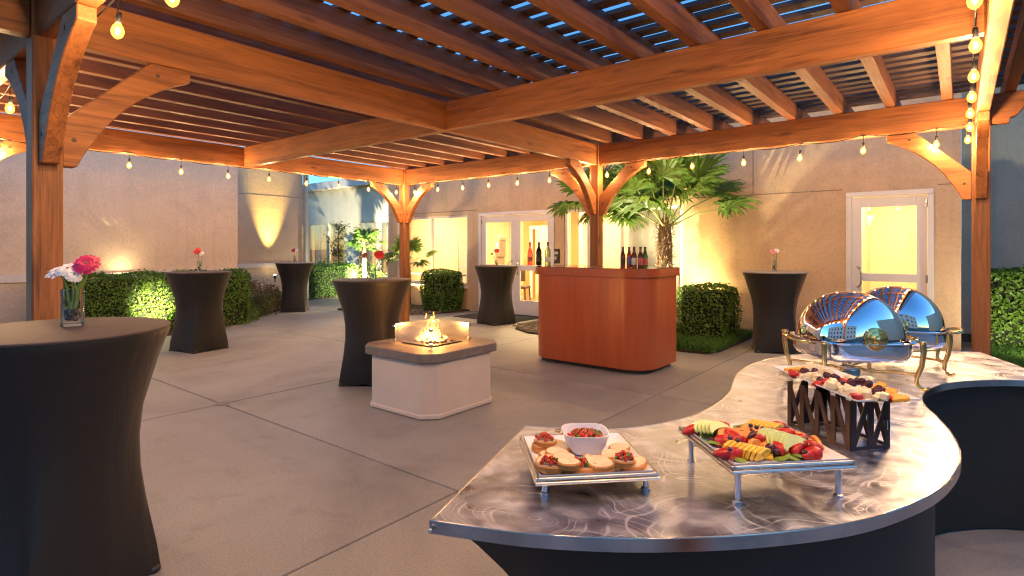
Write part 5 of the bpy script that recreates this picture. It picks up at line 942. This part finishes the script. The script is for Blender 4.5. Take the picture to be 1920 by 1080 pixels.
# ------------------------------------------------------------------ roll-top chafing dishes
def superell(u, e): return max(0.0, 1-abs(u)**e)**(1/e)
def barrel(Rr, Ln, a0, a1, n=44, m=36, e=2.5, flat=1.0):      # axis along local x, swept from a0 to a1
    mb = MB(); vs = []
    for i in range(m+1):
        u = -1+2*i/m; u = math.copysign(1-(1-abs(u))**1.7, u); r = Rr*superell(u, e)
        for k in range(n+1):
            a = a0+(a1-a0)*k/n; vs.append((u*Ln/2, r*math.cos(a), r*math.sin(a)))
    mb.add(vs, [(i*(n+1)+k, (i+1)*(n+1)+k, (i+1)*(n+1)+k+1, i*(n+1)+k+1) for i in range(m) for k in range(n)]); return mb
def chafer(label, c, rz, Ln, Wd):
    t = thing('chafing_dish', label, 'chafing dish', (c[0], c[1], TZ), R(rz)); zr = 0.215; n = 48
    def ring(sx, sy, z, e=3.6): return [(sx*math.copysign(abs(math.cos(6.2832*k/n))**(2/e), math.cos(6.2832*k/n)), sy*math.copysign(abs(math.sin(6.2832*k/n))**(2/e), math.sin(6.2832*k/n)), z) for k in range(n)]
    pan = MB(); vs = []; rg = [(0.80, 0.125), (0.93, 0.132), (0.985, 0.15), (1.0, 0.165), (1.0, 0.206), (1.055, 0.209), (1.06, zr), (1.0, zr+0.002), (0.97, zr-0.004)]
    for s, z in rg: vs += ring(Ln/2*s, Wd/2*s, z)
    pan.add(vs, [(j*n+k, j*n+(k+1) % n, (j+1)*n+(k+1) % n, (j+1)*n+k) for j in range(len(rg)-1) for k in range(n)]+[tuple(range(n-1, -1, -1))]); put('water_pan', pan.mesh('water_pan', M['chrome'], 45), t)
    lid = put('lid', barrel(Wd/2*0.985, Ln*0.985, 0.0, math.pi).mesh('lid', M['chrome'], 70), t, (0, 0, zr+0.003))
    put('lid_rim', MB().tube([(Ln/2*0.985*math.cos(x)*1.0, Wd/2*0.985*math.sin(x), 0) for x in ()] or [(-0.02, Wd/2*0.99, 0.004), (0.02, Wd/2*0.99, 0.004)], 0.006, 6).mesh('lid_rim', M['chrome'], 60), lid)
    for s in (-1, 1):
        for rr, x0, x1 in ((0.052, 0.0, 0.008), (0.036, 0.008, 0.014), (0.018, 0.014, 0.026)):
            put('hub', MB().lathe([(rr, x0), (rr, x1-0.002), (rr-0.003, x1)], 24, (s*(Ln/2*1.0-0.004), 0, 0.018), Matrix.Rotation(R(90*s), 3, 'Y')).mesh('hub', M['brass'], 50), lid)
    hp = [(0.075*math.cos(a)*1.2, 0, 0) for a in ()]
    for s in (-1, 1):      # carrying handles at the two open sides
        pts = [(-0.085, 0, 0.0), (-0.085, s*0.03, 0.006), (-0.06, s*0.052, 0.012), (0, s*0.058, 0.014), (0.06, s*0.052, 0.012), (0.085, s*0.03, 0.006), (0.085, 0, 0.0)]
        put('handle', MB().tube(pts, 0.0085, 10).mesh('handle', M['brass'], 60), t, (0, s*(Wd/2*1.05), zr-0.012))
    for sx in (-1, 1):
        for sy in (-1, 1):
            bx, by = sx*Ln/2*0.86, sy*Wd/2*0.93; o = Vector((sx*0.6, sy*0.8, 0)).normalized(); P = lambda r, z: (bx+o.x*r, by+o.y*r, z)
            lg = put('leg', MB().tube([P(0.018, zr-0.003), P(0.020, zr-0.045), P(0.012, 0.11), P(-0.004, 0.065), P(-0.006, 0.035), P(0.006, 0.016), P(0.024, 0.0095), P(0.036, 0.013), P(0.040, 0.022)], 0.0125, 10, 0.0065).mesh('leg', M['brass'], 60), t)
            put('leg_cap', MB().lathe([(0.014, -0.002), (0.016, 0.004), (0.012, 0.010)], 12, P(0.018, zr)).mesh('leg_cap', M['brass'], 50), lg)
    for s in (-1, 1): put('cross_bar', MB().tube([(-Ln/2*0.84, s*Wd/2*0.9, 0.075), (-Ln*0.15, s*0.05, 0.068), (Ln*0.15, s*0.05, 0.068), (Ln/2*0.84, s*Wd/2*0.9, 0.075)], 0.006, 8).mesh('cross_bar', M['brass'], 60), t)
    put('fuel_holder', MB().lathe([(0.03, 0.02), (0.042, 0.024), (0.043, 0.072), (0.04, 0.075), (0.035, 0.07)], 20).mesh('fuel_holder', M['nickel'], 50), t); put('fuel_can_label', MB().lathe([(0.0436, 0.034), (0.0436, 0.062)], 20, caps=False).mesh('fuel_can_label', M['lblw'], 60), t)
    return t
chafer('polished roll-top chafing dish with brass legs behind the cheese platter', (3.735, -4.10), -52, 0.40, 0.44)
chafer('second roll-top chafing dish, partly hidden behind the first', (3.87, -3.50), 96, 0.42, 0.44)

# ------------------------------------------------------------------ labels: alike pieces on one tray are told apart by their order in the picture
ORD = 'first second third fourth fifth sixth seventh eighth ninth tenth eleventh twelfth thirteenth fourteenth fifteenth sixteenth seventeenth eighteenth nineteenth twentieth'.split()
ORD += ['twenty-' + o for o in ORD[:9]] + ['thirtieth'] + ['thirty-' + o for o in ORD[:9]] + ['fortieth'] + ['forty-' + o for o in ORD[:9]] + ['fiftieth'] + ['fifty-' + o for o in ORD[:9]]
def picx(o):
    dx, dy = o.location.x-CAMX, o.location.y-CAMY; return (_c*dx+_s*dy)/(-_s*dx+_c*dy)
byl = {}
for o in bpy.data.objects:
    if o.get('group') and o.parent is None and o.get('category') not in ('pebble', 'table', 'bottle'): byl.setdefault(o['label'], []).append(o)
for lb, os_ in byl.items():
    if len(os_) > 1:
        for k, o in enumerate(sorted(os_, key=picx)):
            a, b = lb.split(' on the ', 1); o['label'] = a + ', ' + (ORD[k] + ' ' if k else 'first ') + 'from the left, on the ' + b
